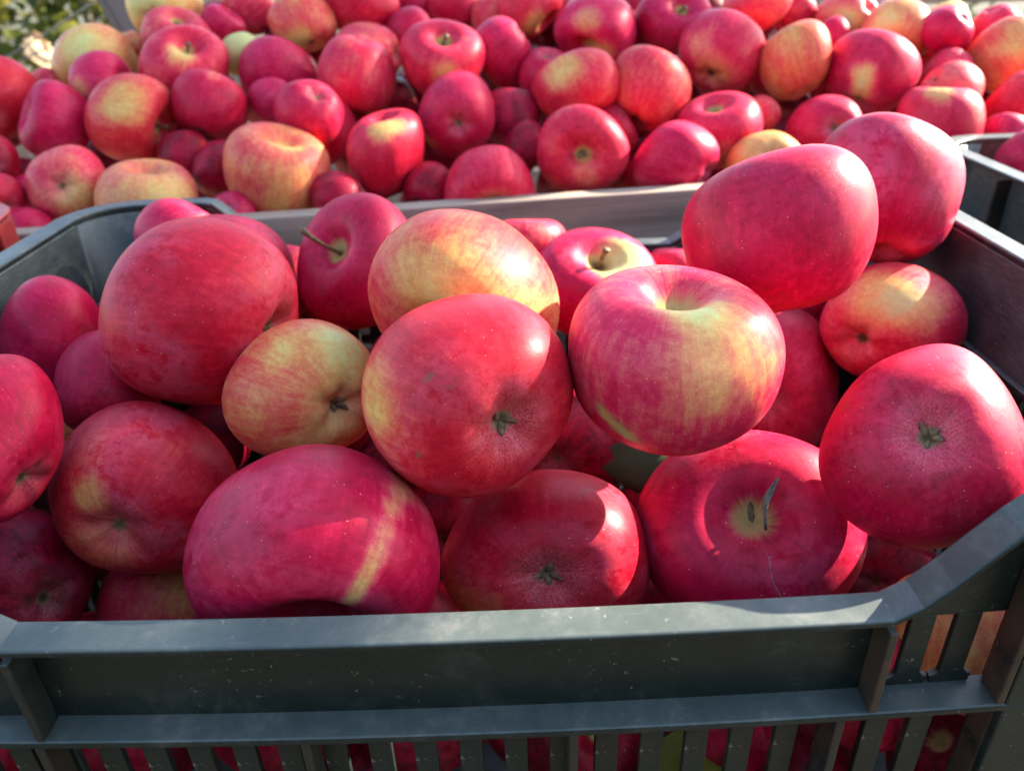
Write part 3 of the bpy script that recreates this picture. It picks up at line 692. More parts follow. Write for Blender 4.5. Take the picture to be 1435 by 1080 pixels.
(3558,'bin',(0.0697,0.7579,0.989),0.0378,(-0.3033,0.6041,0.7369),1.76,(0.996,-0.0884,0.0093),(0.0033,0.1411,0.99),(1.119,0.920,1.014),0.33,0.30,[((-0.465,-0.6515,0.5995),0.5,0.45)],'','red apple with yellowish left cheek and sharp white glint on the right'),
(9575,'bin',(0.0438,0.8068,0.9963),0.0274,(-0.032,0.3604,-0.9322),2.67,(0.9984,-0.0558,-0.0089),(0.016,0.1268,0.9918),(1.087,0.934,1.008),0.19,0.80,[],'','plain red apple half hidden behind the one with yellowish left cheek'),
(10592,'bin',(0.1356,0.7631,0.985),0.0395,(0.4015,0.5171,0.7559),3.05,(0.984,-0.1695,0.0547),(-0.0288,0.1517,0.988),(0.994,1.036,1.015),0.39,0.30,[],'','matt orange-pink apple right of the one with the white glint'),
(4609,'bin',(0.1481,0.6727,0.941),0.0350,(-0.7394,0.6009,0.3036),1.90,(0.9781,-0.196,0.0696),(-0.0227,0.2318,0.9725),(1.092,0.920,1.002),0.17,0.90,[],'','magenta apple above the right end of the wooden board'),
(1626,'bin',(0.0974,0.85,1.032),0.0380,(-0.3802,-0.7321,-0.5653),1.92,(0.9937,-0.1098,0.0212),(-0.0122,0.0822,0.9965),(1.125,0.920,1.017),0.23,0.90,[((-0.3561,-0.8945,0.2701),0.4,0.4),((0.0293,-0.7689,-0.6387),0.45,0.5)],'','purple apple with yellow hollow beneath, near the top middle'),
(5643,'bin',(0.0311,0.8894,1.052),0.0323,(0.6908,-0.4167,-0.5909),2.63,(0.9991,-0.0374,-0.0192),(0.0212,0.0537,0.9983),(1.035,0.920,0.976),0.28,0.40,[((0.2601,-0.7834,-0.5644),0.5,0.55)],'','red apple with a yellow underside at the top edge'),
(2660,'bin',(-0.0072,0.9131,1.044),0.0227,(0.1314,-0.0045,-0.9913),4.63,(0.9991,0.0051,-0.0427),(0.0424,0.0608,0.9973),(1.001,1.016,1.008),0.43,0.50,[],'','small pale pink apple far back at the top middle'),
(5677,'bin',(0.1756,0.865,1.034),0.0375,(0.1721,-0.7842,0.5961),4.77,(0.9785,-0.1945,0.0688),(-0.053,0.0853,0.9949),(1.036,0.920,0.976),0.17,0.95,[],'S','dark purple apple with its hollow at upper right near the top edge'),
(9534,'bin',(0.2134,0.813,1.009),0.0423,(0.4404,0.6969,0.5661),0.64,(0.9648,-0.2445,0.097),(-0.0674,0.1267,0.9896),(1.015,0.928,0.970),0.29,0.60,[((-0.71,-0.6432,0.2866),0.35,0.3),((-0.3279,-0.8466,-0.4192),0.5,0.4)],'','pink apple with orange lower half and sunny right side'),
(7551,'bin',(0.1933,0.7177,0.9548),0.0371,(-0.2678,-0.2553,0.929),3.31,(0.9657,-0.2416,0.0954),(-0.0444,0.2083,0.9771),(1.012,0.939,0.975),0.27,0.60,[((-0.3182,-0.5545,0.769),0.25,0.3),((-0.0533,-0.8401,-0.5398),0.5,0.2)],'','pink apple with a ringed hollow on top, behind the highest magenta apple'),
(9568,'bin',(0.2359,0.7484,0.9599),0.0219,(0.6007,-0.1112,-0.7917),4.42,(0.9529,-0.2797,0.117),(-0.0605,0.2028,0.9774),(0.973,0.961,0.967),0.38,0.40,[],'','small red and yellow speckled apple in the gap behind the ringed one'),
(5585,'bin',(0.2796,0.7888,1.002),0.0365,(-0.2306,0.4386,0.8686),4.21,(0.9392,-0.3149,0.137),(-0.0925,0.1523,0.984),(0.940,1.015,0.977),0.49,0.15,[((-0.4119,-0.6207,0.6671),0.5,0.2)],'','brownish orange apple with a sunlit right shoulder'),
(1602,'bin',(0.2902,0.7163,0.9508),0.0359,(0.0634,0.9421,-0.3291),6.21,(0.9269,-0.3428,0.153),(-0.0741,0.2325,0.9698),(0.972,0.963,0.968),0.18,0.70,[],'C','magenta apple whose dark eye faces forward, behind the purple crate apple'),
(3619,'bin',(0.2248,0.6736,0.932),0.0341,(0.0929,0.7996,-0.5933),5.75,(0.9504,-0.2866,0.1209),(-0.0455,0.2564,0.9655),(1.020,0.953,0.986),0.68,0.35,[],'C','yellowish apple with black eye peeking over the highest magenta apple'),
(1636,'bin',(0.3474,0.781,0.9903),0.0427,(0.4361,0.5129,0.7394),2.70,(0.907,-0.3827,0.1759),(-0.1113,0.185,0.9764),(1.025,0.920,0.971),0.18,0.75,[((-0.4949,-0.8623,0.107),0.3,0.65),((-0.4588,-0.835,-0.3037),0.3,0.5)],'','large red apple with a pale yellow leaf-shaped patch'),
(4653,'bin',(0.3997,0.8509,1.02),0.0359,(-0.2873,-0.6762,-0.6784),1.64,(0.896,-0.4026,0.1874),(-0.1349,0.1552,0.9786),(0.980,0.923,0.951),0.60,0.40,[((-0.6924,-0.6496,0.3142),0.4,0.3)],'','cream and pink apple near the top right, above the yellow-patched one'),
(7670,'bin',(0.2638,0.8867,1.048),0.0312,(0.6847,0.3843,-0.6193),5.61,(0.9529,-0.2797,0.117),(-0.0958,0.0882,0.9915),(1.180,0.920,1.042),0.43,0.60,[],'','pale pink apple at the top edge, right of the dark purple one'),
(7687,'bin',(0.3674,0.8963,1.029),0.0322,(-0.5047,0.6961,-0.5107),1.23,(0.9176,-0.3622,0.1641),(-0.1248,0.1296,0.9837),(0.995,0.920,0.957),0.48,0.80,[((-0.453,-0.8905,-0.0418),0.5,0.5)],'','purple apple with a yellow cheek cut by the top edge'),
(7544,'bin',(0.3385,0.8619,1.016),0.0197,(-0.4213,0.5731,0.7029),3.29,(0.9248,-0.3472,0.1555),(-0.1133,0.139,0.9838),(0.965,0.920,0.942),0.21,0.90,[],'','small purple apple between the brownish orange and cream ones'),
(9561,'bin',(0.432,0.8185,1.022),0.0262,(-0.4407,0.599,-0.6686),2.60,(0.873,-0.4406,0.2094),(-0.1473,0.1711,0.9742),(0.945,0.920,0.933),0.18,0.95,[],'','purple apple with a bright right rim near the top right'),
(5578,'bin',(0.466,0.8833,1.023),0.0242,(0.2792,-0.1905,-0.9412),5.66,(0.8719,-0.4422,0.2103),(-0.1513,0.1651,0.9746),(0.920,1.062,0.988),0.83,0.30,[],'','sunlit cream apple at the top right edge of the heap'),
(2595,'bin',(0.4132,0.7543,0.9757),0.0307,(0.8065,0.034,-0.5902),0.13,(0.8709,-0.4437,0.2112),(-0.1195,0.2256,0.9669),(0.920,0.920,0.920),0.43,0.70,[],'','dull peach apple just above the sunlit red one with yellow shoulders'),
(2612,'bin',(0.3846,0.705,0.9557),0.0374,(0.0018,0.2008,0.9796),0.03,(0.8753,-0.4369,0.2072),(-0.1012,0.2535,0.962),(0.949,1.102,1.022),0.25,0.50,[((-0.3886,-0.3807,0.8391),0.35,0.5),((0.4126,-0.787,0.4587),0.3,0.2)],'','red apple with yellow shoulders and sunlit right edge above the second crate'),
(1629,'bin',(0.4303,0.7975,0.9885),0.0238,(0.8052,-0.2348,-0.5446),4.00,(0.8719,-0.4422,0.2103),(-0.129,0.2069,0.9698),(0.956,0.920,0.938),0.33,0.70,[],'','flat pinkish apple glimpsed below the purple one at the top right'),
(2646,'bin',(0.4893,0.8055,0.9988),0.0366,(-0.3374,0.7667,0.5462),4.80,(0.8442,-0.4823,0.2337),(-0.1485,0.2084,0.9667),(0.920,0.947,0.934),0.53,0.25,[((-0.2521,-0.7982,0.5471),0.5,0.2)],'','peach streaked apple at the right picture edge'),
(7663,'bin',(0.5046,0.8585,1.018),0.0268,(0.4376,-0.0208,-0.8989),3.66,(0.8477,-0.4775,0.2309),(-0.1587,0.1869,0.9695),(0.920,0.979,0.949),0.31,0.70,[],'','pink apple behind the peach streaked one at the top right'),
(6680,'bin',(0.4709,0.7393,0.9655),0.0300,(-0.6012,0.6328,0.488),5.06,(0.8386,-0.4899,0.2381),(-0.1251,0.2521,0.9596),(0.920,0.989,0.954),0.28,0.30,[],'','orange-red apple at the right picture edge above the second crate'),
(3571,'bin',(-0.4291,0.6684,0.961),0.0227,(-0.5389,0.8382,-0.0839),1.81,(0.8305,0.4724,-0.295),(0.1637,0.2992,0.94),(0.920,1.077,0.995),-0.06,0.60,[],'','dark red apple at the left picture edge, halfway down the heap'),
(8588,'bin',(-0.4027,0.6183,0.9413),0.0221,(-0.7595,0.6391,0.1212),4.13,(0.833,0.4691,-0.2933),(0.1419,0.3312,0.9328),(0.920,1.019,0.968),0.16,0.40,[],'','red apple at the left picture edge, above the red crate'),
(3605,'bin',(-0.3781,0.6018,0.9179),0.0231,(0.3839,0.7531,-0.5343),5.00,(0.8488,0.4473,-0.2819),(0.1196,0.3568,0.9265),(0.920,1.006,0.962),0.21,0.80,[],'','pink apple low down between the red crate and the green crate'),
(10622,'bin',(-0.4019,0.6613,0.9364),0.0154,(-0.278,0.8897,0.3622),0.97,(0.8495,0.4463,-0.2813),(0.1434,0.3179,0.9372),(0.920,0.955,0.937),0.18,0.90,[],'','small dark pink apple in the gap left of the blushed pink one'),
(10639,'bin',(-0.2832,0.7065,0.9505),0.0241,(-0.0922,0.499,0.8617),4.01,(0.9209,0.3242,-0.2165),(0.1351,0.2555,0.9573),(1.013,1.066,1.039),-0.06,0.70,[],'','dark red apple in shadow under the apple with sideways hollow'),
(10656,'bin',(-0.2455,0.6843,0.9437),0.0250,(-0.7163,0.6672,-0.2042),5.28,(0.9355,0.2918,-0.1991),(0.122,0.2619,0.9573),(0.920,1.038,0.977),-0.06,0.70,[],'','crimson apple in shadow left of the large striped orange apple'),
(3673,'bin',(-0.2225,0.6214,0.9208),0.0220,(-0.1886,0.7499,-0.6341),0.34,(0.9403,0.2804,-0.193),(0.1015,0.3101,0.9453),(0.994,0.987,0.990),0.25,0.80,[],'','pink apple low behind the board, below the large striped orange apple'),
(5690,'bin',(-0.137,0.6405,0.9261),0.0242,(-0.9458,0.1587,-0.2832),1.66,(0.9755,0.1734,-0.1351),(0.0832,0.2775,0.9571),(1.040,1.002,1.020),-0.06,0.70,[],'','dark red apple low behind the board, left of the tall yellow-capped one'),
(5707,'bin',(-0.0635,0.6615,0.9239),0.0250,(0.4899,0.7916,0.3651),5.50,(0.9941,0.073,-0.0801),(0.0586,0.2602,0.9638),(1.019,0.977,0.998),-0.06,0.60,[],'','dark red apple low behind the board, right of the tall yellow-capped one'),
(3598,'bin',(-0.3748,0.8662,1.03),0.0163,(0.062,0.1271,-0.9899),3.00,(0.898,0.3687,-0.2402),(0.1927,0.1613,0.9679),(0.965,1.007,0.986),0.63,0.50,[],'','small pale apple peeping out behind the wide peach one'),
(8615,'bin',(-0.4357,0.7998,1.005),0.0150,(0.7896,0.5253,0.3173),5.32,(0.8578,0.4342,-0.2749),(0.1955,0.2191,0.9559),(0.920,0.990,0.954),0.43,0.60,[],'','tiny pink apple peeping out above the dented purple one'),
(2632,'bin',(-0.0895,0.7506,0.9516),0.0250,(-0.7539,0.3441,-0.5597),0.27,(0.9904,0.1005,-0.0953),(0.0734,0.2022,0.9766),(0.941,1.048,0.993),-0.06,0.80,[],'','dark apple in the gap between the yellow-capped and the smooth crimson ones'),
(3666,'bin',(0.1374,0.9023,1.015),0.0285,(-0.3045,0.6465,0.6995),5.86,(0.9885,-0.1457,0.0413),(-0.0274,0.096,0.995),(1.001,0.946,0.973),-0.06,0.90,[],'','dark apple in the gap left of the dark purple one with the hollow'),
(5683,'bin',(0.0195,0.8518,0.9802),0.0258,(-0.3036,0.9462,0.1118),0.47,(0.9993,-0.0269,-0.025),(0.0284,0.1378,0.9901),(1.021,0.927,0.973),-0.06,0.90,[],'','dark apple in the gap beside the plain red half-hidden one'),
(3700,'bin',(-0.0471,0.933,1.054),0.0290,(0.4641,0.1141,-0.8784),1.76,(0.9969,0.0452,-0.0648),(0.0624,0.0532,0.9966),(1.180,0.920,1.042),0.18,0.60,[],'','dark red apple cut by the top edge above the shiny one'),
(6717,'bin',(-0.091,0.942,1.057),0.0243,(-0.423,0.5869,-0.6904),4.51,(0.9915,0.0927,-0.091),(0.0861,0.0548,0.9948),(1.150,0.920,1.029),0.18,0.90,[],'','purple apple cut by the top edge, right of the red one'),
(2574,'bin',(0.3166,0.9291,1.036),0.0271,(0.8008,0.2132,0.5596),3.50,(0.9403,-0.3122,0.1355),(-0.108,0.104,0.9887),(0.937,0.954,0.946),0.33,0.60,[],'','pink apple behind the brownish orange one at the top edge'),
(2591,'bin',(0.442,0.8644,0.9994),0.0221,(-0.2319,0.6215,0.7483),1.38,(0.8814,-0.4272,0.2016),(-0.1348,0.1815,0.9741),(0.920,0.920,0.920),0.33,0.60,[],'','purple-pink apple in the gap behind the purple one with bright rim'),
(3608,'bin',(0.1009,0.7376,0.9516),0.0246,(0.8297,0.1023,0.5488),1.44,(0.991,-0.1302,0.0326),(-0.0066,0.1952,0.9807),(0.970,1.061,1.014),-0.06,0.60,[],'','dark red apple in the gap behind the forward-facing hollow'),
(2746,'bin',(0.4467,0.7052,0.9448),0.0225,(0.2761,0.4399,0.8545),2.01,(0.8428,-0.4842,0.2348),(-0.1067,0.2772,0.9549),(1.042,0.920,0.979),0.25,0.90,[],'',"pink apple showing its top over the second crate's back rim"),
(2736,'second',(0.399,0.5921,0.9493),0.0260,(0.1134,0.9083,0.4026),5.50,(0.8323,-0.4982,0.2429),(-0.0951,0.3034,0.9481),(0.920,0.920,0.920),0.12,0.95,[],'','pink apple at the near left of the second crate'),
(173,'crate',(0.18,0.2225,0.85),0.0330,(0.2481,0.6202,0.7442),1.0,(1,0,0),(0,0,1),(1,1,1),0.62,0.10,[],'','yellow-orange apple seen through the right-hand slots of the front corner'),
(174,'crate',(0.133,0.214,0.842),0.0260,(0.6202,0.2481,-0.7442),1.0,(1,0,0),(0,0,1),(1,1,1),0.05,0.50,[],'','small red apple low behind the slots of the front corner'),
]
FILL = [
((-0.225,0.218,0.815),0.0290,'row','red apple seen only through the slats of the green crate'),
((-0.163,0.218,0.815),0.0290,'row','red apple seen only through the slats of the green crate'),
((-0.1021,0.2193,0.8326),0.0320,'row','red apple seen only through the slats of the green crate'),
((-0.039,0.222,0.828),0.0290,'row','red apple seen only through the slats of the green crate'),
((0.023,0.218,0.815),0.0290,'row','red apple seen only through the slats of the green crate'),
((0.085,0.218,0.815),0.0290,'row','red apple seen only through the slats of the green crate'),
((-0.0713,0.222,0.772),0.0320,'row','red apple seen only through the slats of the green crate'),
((0.1242,0.222,0.772),0.0320,'row','red apple seen only through the slats of the green crate'),
((0.1985,0.222,0.772),0.0320,'row','red apple seen only through the slats of the green crate'),
((-0.2345,0.3558,0.8211),0.0324,'deep','dark red apple in shadow deep in the gaps of the green crate'),
((-0.0888,0.4316,0.8043),0.0320,'deep','dark red apple in shadow deep in the gaps of the green crate'),
((-0.1505,0.4358,0.782),0.0338,'deep','dark red apple in shadow deep in the gaps of the green crate'),
((0.0758,0.4043,0.7608),0.0313,'deep','dark red apple in shadow deep in the gaps of the green crate'),
((0.0914,0.3637,0.8043),0.0345,'deep','dark red apple in shadow deep in the gaps of the green crate'),
((-0.0471,0.3804,0.8973),0.0372,'deep','dark red apple in shadow deep in the gaps of the green crate'),
((-0.1175,0.3501,0.7949),0.0372,'deep','dark red apple in shadow deep in the gaps of the green crate'),
((-0.0305,0.4658,0.8161),0.0368,'deep','dark red apple in shadow deep in the gaps of the green crate'),
((0.0916,0.4781,0.8067),0.0318,'deep','dark red apple in shadow deep in the gaps of the green crate'),
((0.0082,0.2614,0.7662),0.0312,'deep','dark red apple in shadow deep in the gaps of the green crate'),
((-0.234,0.4707,0.885),0.0373,'deep','dark red apple in shadow deep in the gaps of the green crate'),
((0.0641,0.2995,0.7939),0.0349,'deep','dark red apple in shadow deep in the gaps of the green crate'),
((0.0373,0.4601,0.7714),0.0340,'deep','dark red apple in shadow deep in the gaps of the green crate'),
((0.129,0.4251,0.7971),0.0335,'deep','dark red apple in shadow deep in the gaps of the green crate'),
((0.2068,0.4296,0.7976),0.0337,'deep','dark red apple in shadow deep in the gaps of the green crate'),
((-0.1183,0.4206,0.8583),0.0336,'deep','dark red apple in shadow deep in the gaps of the green crate'),
((-0.1136,0.2828,0.7947),0.0348,'deep','dark red apple in shadow deep in the gaps of the green crate'),
((-0.1926,0.3569,0.7664),0.0321,'deep','dark red apple in shadow deep in the gaps of the green crate'),
((0.1306,0.3109,0.7748),0.0339,'deep','dark red apple in shadow deep in the gaps of the green crate'),
((-0.2335,0.4077,0.7684),0.0331,'deep','dark red apple in shadow deep in the gaps of the green crate'),
((-0.0347,0.4575,0.892),0.0359,'deep','dark red apple in shadow deep in the gaps of the green crate'),
((0.1972,0.4793,0.8899),0.0320,'deep','dark red apple in shadow deep in the gaps of the green crate'),
((-0.2343,0.2952,0.7677),0.0313,'deep','dark red apple in shadow deep in the gaps of the green crate'),
((-0.1044,0.3073,0.857),0.0350,'deep','dark red apple in shadow deep in the gaps of the green crate'),
((0.2093,0.3072,0.88),0.0334,'deep','dark red apple in shadow deep in the gaps of the green crate'),
((0.1627,0.3737,0.7636),0.0326,'deep','dark red apple in shadow deep in the gaps of the green crate'),
((-0.0515,0.3045,0.7669),0.0372,'deep','dark red apple in shadow deep in the gaps of the green crate'),
((-0.1426,0.475,0.8366),0.0345,'deep','dark red apple in shadow deep in the gaps of the green crate'),
((0.163,0.4743,0.7693),0.0340,'deep','dark red apple in shadow deep in the gaps of the green crate'),
((0.0224,0.3554,0.7672),0.0327,'deep','dark red apple in shadow deep in the gaps of the green crate'),
((-0.0812,0.4794,0.7623),0.0349,'deep','dark red apple in shadow deep in the gaps of the green crate'),
((-0.5115,0.8194,0.9684),0.0329,'bin','dark red apple in shadow deep in the gaps of the bin heap'),
((-0.2113,0.9256,1.023),0.0394,'bin','dark red apple in shadow deep in the gaps of the bin heap'),
((0.4717,0.9255,0.9525),0.0409,'bin','dark red apple in shadow deep in the gaps of the bin heap'),
((-0.0243,0.9422,0.9892),0.0362,'bin','dark red apple in shadow deep in the gaps of the bin heap'),
((-0.1154,0.6721,0.8807),0.0397,'bin','dark red apple in shadow deep in the gaps of the bin heap'),
((0.1386,0.8614,0.9363),0.0395,'bin','dark red apple in shadow deep in the gaps of the bin heap'),
((0.3015,0.8047,0.9122),0.0411,'bin','dark red apple in shadow deep in the gaps of the bin heap'),
((0.0346,0.9127,0.9817),0.0348,'bin','dark red apple in shadow deep in the gaps of the bin heap'),
((0.2494,0.917,0.9834),0.0393,'bin','dark red apple in shadow deep in the gaps of the bin heap'),
((0.3373,0.9631,1.002),0.0302,'bin','dark red apple in shadow deep in the gaps of the bin heap'),
((0.3847,0.9876,1.013),0.0302,'bin','dark red apple in shadow deep in the gaps of the bin heap'),
((0.356,0.8517,0.9622),0.0324,'bin','dark red apple in shadow deep in the gaps of the bin heap'),
((-0.0619,0.8783,0.9437),0.0333,'bin','dark red apple in shadow deep in the gaps of the bin heap'),
((0.0333,0.9783,1.03),0.0320,'bin','dark red apple in shadow deep in the gaps of the bin heap'),
((-0.3129,0.8894,0.9829),0.0333,'bin','dark red apple in shadow deep in the gaps of the bin heap'),
((-0.0766,0.8097,0.912),0.0390,'bin','dark red apple in shadow deep in the gaps of the bin heap'),
((-0.2812,0.7282,0.8827),0.0323,'bin','dark red apple in shadow deep in the gaps of the bin heap'),
((-0.1176,0.8751,0.9621),0.0326,'bin','dark red apple in shadow deep in the gaps of the bin heap'),
((0.0914,0.8135,0.9078),0.0393,'bin','dark red apple in shadow deep in the gaps of the bin heap'),
((0.0629,0.7287,0.9087),0.0365,'bin','dark red apple in shadow deep in the gaps of the bin heap'),
((-0.0469,0.9934,1.034),0.0367,'bin','dark red apple in shadow deep in the gaps of the bin heap'),
((-0.3853,0.7941,0.9256),0.0403,'bin','dark red apple in shadow deep in the gaps of the bin heap'),
((0.5557,0.9387,0.9896),0.0315,'bin','dark red apple in shadow deep in the gaps of the bin heap'),
((0.1933,0.7541,0.8978),0.0314,'bin','dark red apple in shadow deep in the gaps of the bin heap'),
((-0.2578,0.9093,0.9678),0.0341,'bin','dark red apple in shadow deep in the gaps of the bin heap'),
((-0.4484,0.7314,0.9111),0.0382,'bin','dark red apple in shadow deep in the gaps of the bin heap'),
((-0.3253,0.7637,0.9073),0.0356,'bin','dark red apple in shadow deep in the gaps of the bin heap'),
((0.3114,0.8938,0.9343),0.0337,'bin','dark red apple in shadow deep in the gaps of the bin heap'),
((0.3393,1.034,1.028),0.0396,'bin','dark red apple in shadow deep in the gaps of the bin heap'),
((0.4964,0.8327,0.9387),0.0325,'bin','dark red apple in shadow deep in the gaps of the bin heap'),
((0.1423,0.955,1.041),0.0321,'bin','dark red apple in shadow deep in the gaps of the bin heap'),
((-0.5017,0.777,0.9195),0.0357,'bin','dark red apple in shadow deep in the gaps of the bin heap'),
((-0.1266,0.629,0.8331),0.0327,'bin','dark red apple in shadow deep in the gaps of the bin heap'),
((0.2307,0.9788,0.9636),0.0366,'bin','dark red apple in shadow deep in the gaps of the bin heap'),
((0.5052,0.9737,1.001),0.0346,'bin','dark red apple in shadow deep in the gaps of the bin heap'),
((-0.0013,0.8393,0.9171),0.0373,'bin','dark red apple in shadow deep in the gaps of the bin heap'),
((-0.1,0.9391,0.9653),0.0317,'bin','dark red apple in shadow deep in the gaps of the bin heap'),
((0.0711,0.9232,1.028),0.0312,'bin','dark red apple in shadow deep in the gaps of the bin heap'),
((-0.0665,0.7285,0.8876),0.0365,'bin','dark red apple in shadow deep in the gaps of the bin heap'),
((-0.3045,0.9491,1.036),0.0311,'bin','dark red apple in shadow deep in the gaps of the bin heap'),
((-0.4608,0.8371,0.9371),0.0303,'bin','dark red apple in shadow deep in the gaps of the bin heap'),
((0.3971,0.8103,0.9544),0.0321,'bin','dark red apple in shadow deep in the gaps of the bin heap'),
((0.4265,0.926,1.008),0.0405,'bin','dark red apple in shadow deep in the gaps of the bin heap'),
((0.3592,0.9491,0.9485),0.0375,'bin','dark red apple in shadow deep in the gaps of the bin heap'),
((0.0637,0.8799,0.9328),0.0300,'bin','dark red apple in shadow deep in the gaps of the bin heap'),
((-0.1415,0.8016,0.929),0.0313,'bin','dark red apple in shadow deep in the gaps of the bin heap'),
((-0.3298,0.8166,0.9459),0.0307,'bin','dark red apple in shadow deep in the gaps of the bin heap'),
((0.1371,0.7455,0.9118),0.0317,'bin','dark red apple in shadow deep in the gaps of the bin heap'),
((0.2934,0.9719,0.9656),0.0311,'bin','dark red apple in shadow deep in the gaps of the bin heap'),
((0.2839,0.85,0.9868),0.0310,'bin','dark red apple in shadow deep in the gaps of the bin heap'),
((-0.1806,0.904,0.955),0.0307,'bin','dark red apple in shadow deep in the gaps of the bin heap'),
((0.2304,0.9674,1.03),0.0338,'bin','dark red apple in shadow deep in the gaps of the bin heap'),
((0.5989,1.055,0.9841),0.0326,'bin','dark red apple in shadow deep in the gaps of the bin heap'),
((0.1652,0.7997,0.9243),0.0304,'bin','dark red apple in shadow deep in the gaps of the bin heap'),
((0.3996,0.3188,0.901),0.0340,'second','red apple filling the second crate at right below its rim'),
((0.3894,0.3888,0.8934),0.0340,'second','red apple filling the second crate at right below its rim'),
((0.3906,0.4518,0.8923),0.0340,'second','red apple filling the second crate at right below its rim'),
((0.3969,0.53,0.9034),0.0340,'second','red apple filling the second crate at right below its rim'),
((0.4673,0.3294,0.8937),0.0340,'second','red apple filling the second crate at right below its rim'),
((0.4618,0.3895,0.897),0.0340,'second','red apple filling the second crate at right below its rim'),
((0.4528,0.4518,0.9004),0.0340,'second','red apple filling the second crate at right below its rim'),
((0.4594,0.5176,0.9018),0.0340,'second','red apple filling the second crate at right below its rim'),
((0.4612,0.5895,0.8985),0.0340,'second','red apple filling the second crate at right below its rim'),
((0.3906,0.4511,0.8321),0.0340,'second','red apple filling the second crate at right below its rim'),
((0.3959,0.516,0.8337),0.0340,'second','red apple filling the second crate at right below its rim'),
((0.3848,0.5916,0.8471),0.0340,'second','red apple filling the second crate at right below its rim'),
((0.4628,0.4534,0.8398),0.0340,'second','red apple filling the second crate at right below its rim'),
((0.458,0.5257,0.8399),0.0340,'second','red apple filling the second crate at right below its rim'),
((0.4677,0.5925,0.8327),0.0340,'second','red apple filling the second crate at right below its rim'),
((0.3993,0.3203,0.7739),0.0340,'second','red apple filling the second crate at right below its rim'),
((0.3928,0.3976,0.7734),0.0340,'second','red apple filling the second crate at right below its rim'),
((0.3856,0.5955,0.7732),0.0340,'second','red apple filling the second crate at right below its rim'),
((0.4565,0.3224,0.7821),0.0340,'second','red apple filling the second crate at right below its rim'),
((0.4641,0.3874,0.7815),0.0340,'second','red apple filling the second crate at right below its rim'),
((0.4624,0.5284,0.7791),0.0340,'second','red apple filling the second crate at right below its rim'),
]
GROUPS = {'crate': 'apples heaped in the green crate', 'bin': 'apples piled in the wooden bin', 'second': 'apples in the second crate'}

def mesh_from(name, v, F, attrs, mat):
    me = bpy.data.meshes.new(name)
    me.from_pydata(v.tolist(), [], F)
    me.materials.append(mat)
    me.polygons.foreach_set('use_smooth', [True]*len(me.polygons))
    for k, a in attrs.items():
        if a.ndim == 2:
            q = me.attributes.new(k, 'FLOAT_VECTOR', 'POINT'); q.data.foreach_set('vector', a.ravel())
        else:
            q = me.attributes.new(k, 'FLOAT', 'POINT'); q.data.foreach_set('value', a)
    return me

def smooth01(x):
    x = np.clip(x, 0, 1); return x*x*(3-2*x)

def pole_mask(up):
    s = np.sqrt(np.maximum(0, 1-up[:, 2]**2))
    return np.where(up[:, 2] > 0, smooth01((.30-s)/.30)*1.0, smooth01((.17-s)/.17)*1.1)

def eye_mask(up):
    s = np.sqrt(np.maximum(0, 1-up[:, 2]**2))
    return np.where(up[:, 2] < 0, smooth01((.50-s)/.50), 0.)

def make_stem(parent, Mx, r, length=.5, bend=.2, lean=(0, 0), name='stem', base=.40, thick=.8):
    b = bmesh.new()
    b0 = Vector((0, 0, base*r))
    pts, rad = [], []
    for i in range(7):
        t = i/6
        pts.append(b0 + Vector((lean[0]*t+bend*t*t*.5, lean[1]*t, length*t))*r)
        rad.append(r*thick*(.034+.016*abs(t-.45)*2 + (.022 if i == 6 else 0)))
    tube(b, pts, rad, 8)
    for v in b.verts: v.co = Mx @ v.co
    return from_bm(name, b, STEM, parent, True)

def make_calyx(parent, Mx, r, rg):
    # five dried, curled sepals around the eye
    b = bmesh.new()
    for k in range(5):
        a = 2*math.pi*k/5 + rg.uniform(-.25, .25)
        rows = []
        L = rg.uniform(.11, .19)*r; wd = rg.uniform(.022, .038)*r
        curl = rg.uniform(.2, 1.3)
        for i in range(5):
            t = i/4
            rr = .015*r + L*t*(1-.25*t*curl); zz = -(.64*r + L*.55*math.sin(t*curl*1.6))
            w = wd*(1-t)**.7*(.6+.8*min(1, t*3)) + .004*r
            ca, sa = math.cos(a+.25*t*curl), math.sin(a+.25*t*curl)
            rows.append([b.verts.new((rr*ca-w*sa*s, rr*sa+w*ca*s, zz+abs(s)*.012*r)) for s in (-1, 0, 1)])
        for p, q in zip(rows, rows[1:]):
            for j in range(2): b.faces.new((p[j], p[j+1], q[j+1], q[j]))
    for v in b.verts: v.co = Mx @ v.co
    o = from_bm('calyx', b, SEPAL, parent, True)
    s = o.modifiers.new('thick', 'SOLIDIFY'); s.thickness = .0005
    return o

def patch_dirs(n, d):
    return np.sqrt(np.maximum(0, ((n-np.array(d))**2).sum(1)))

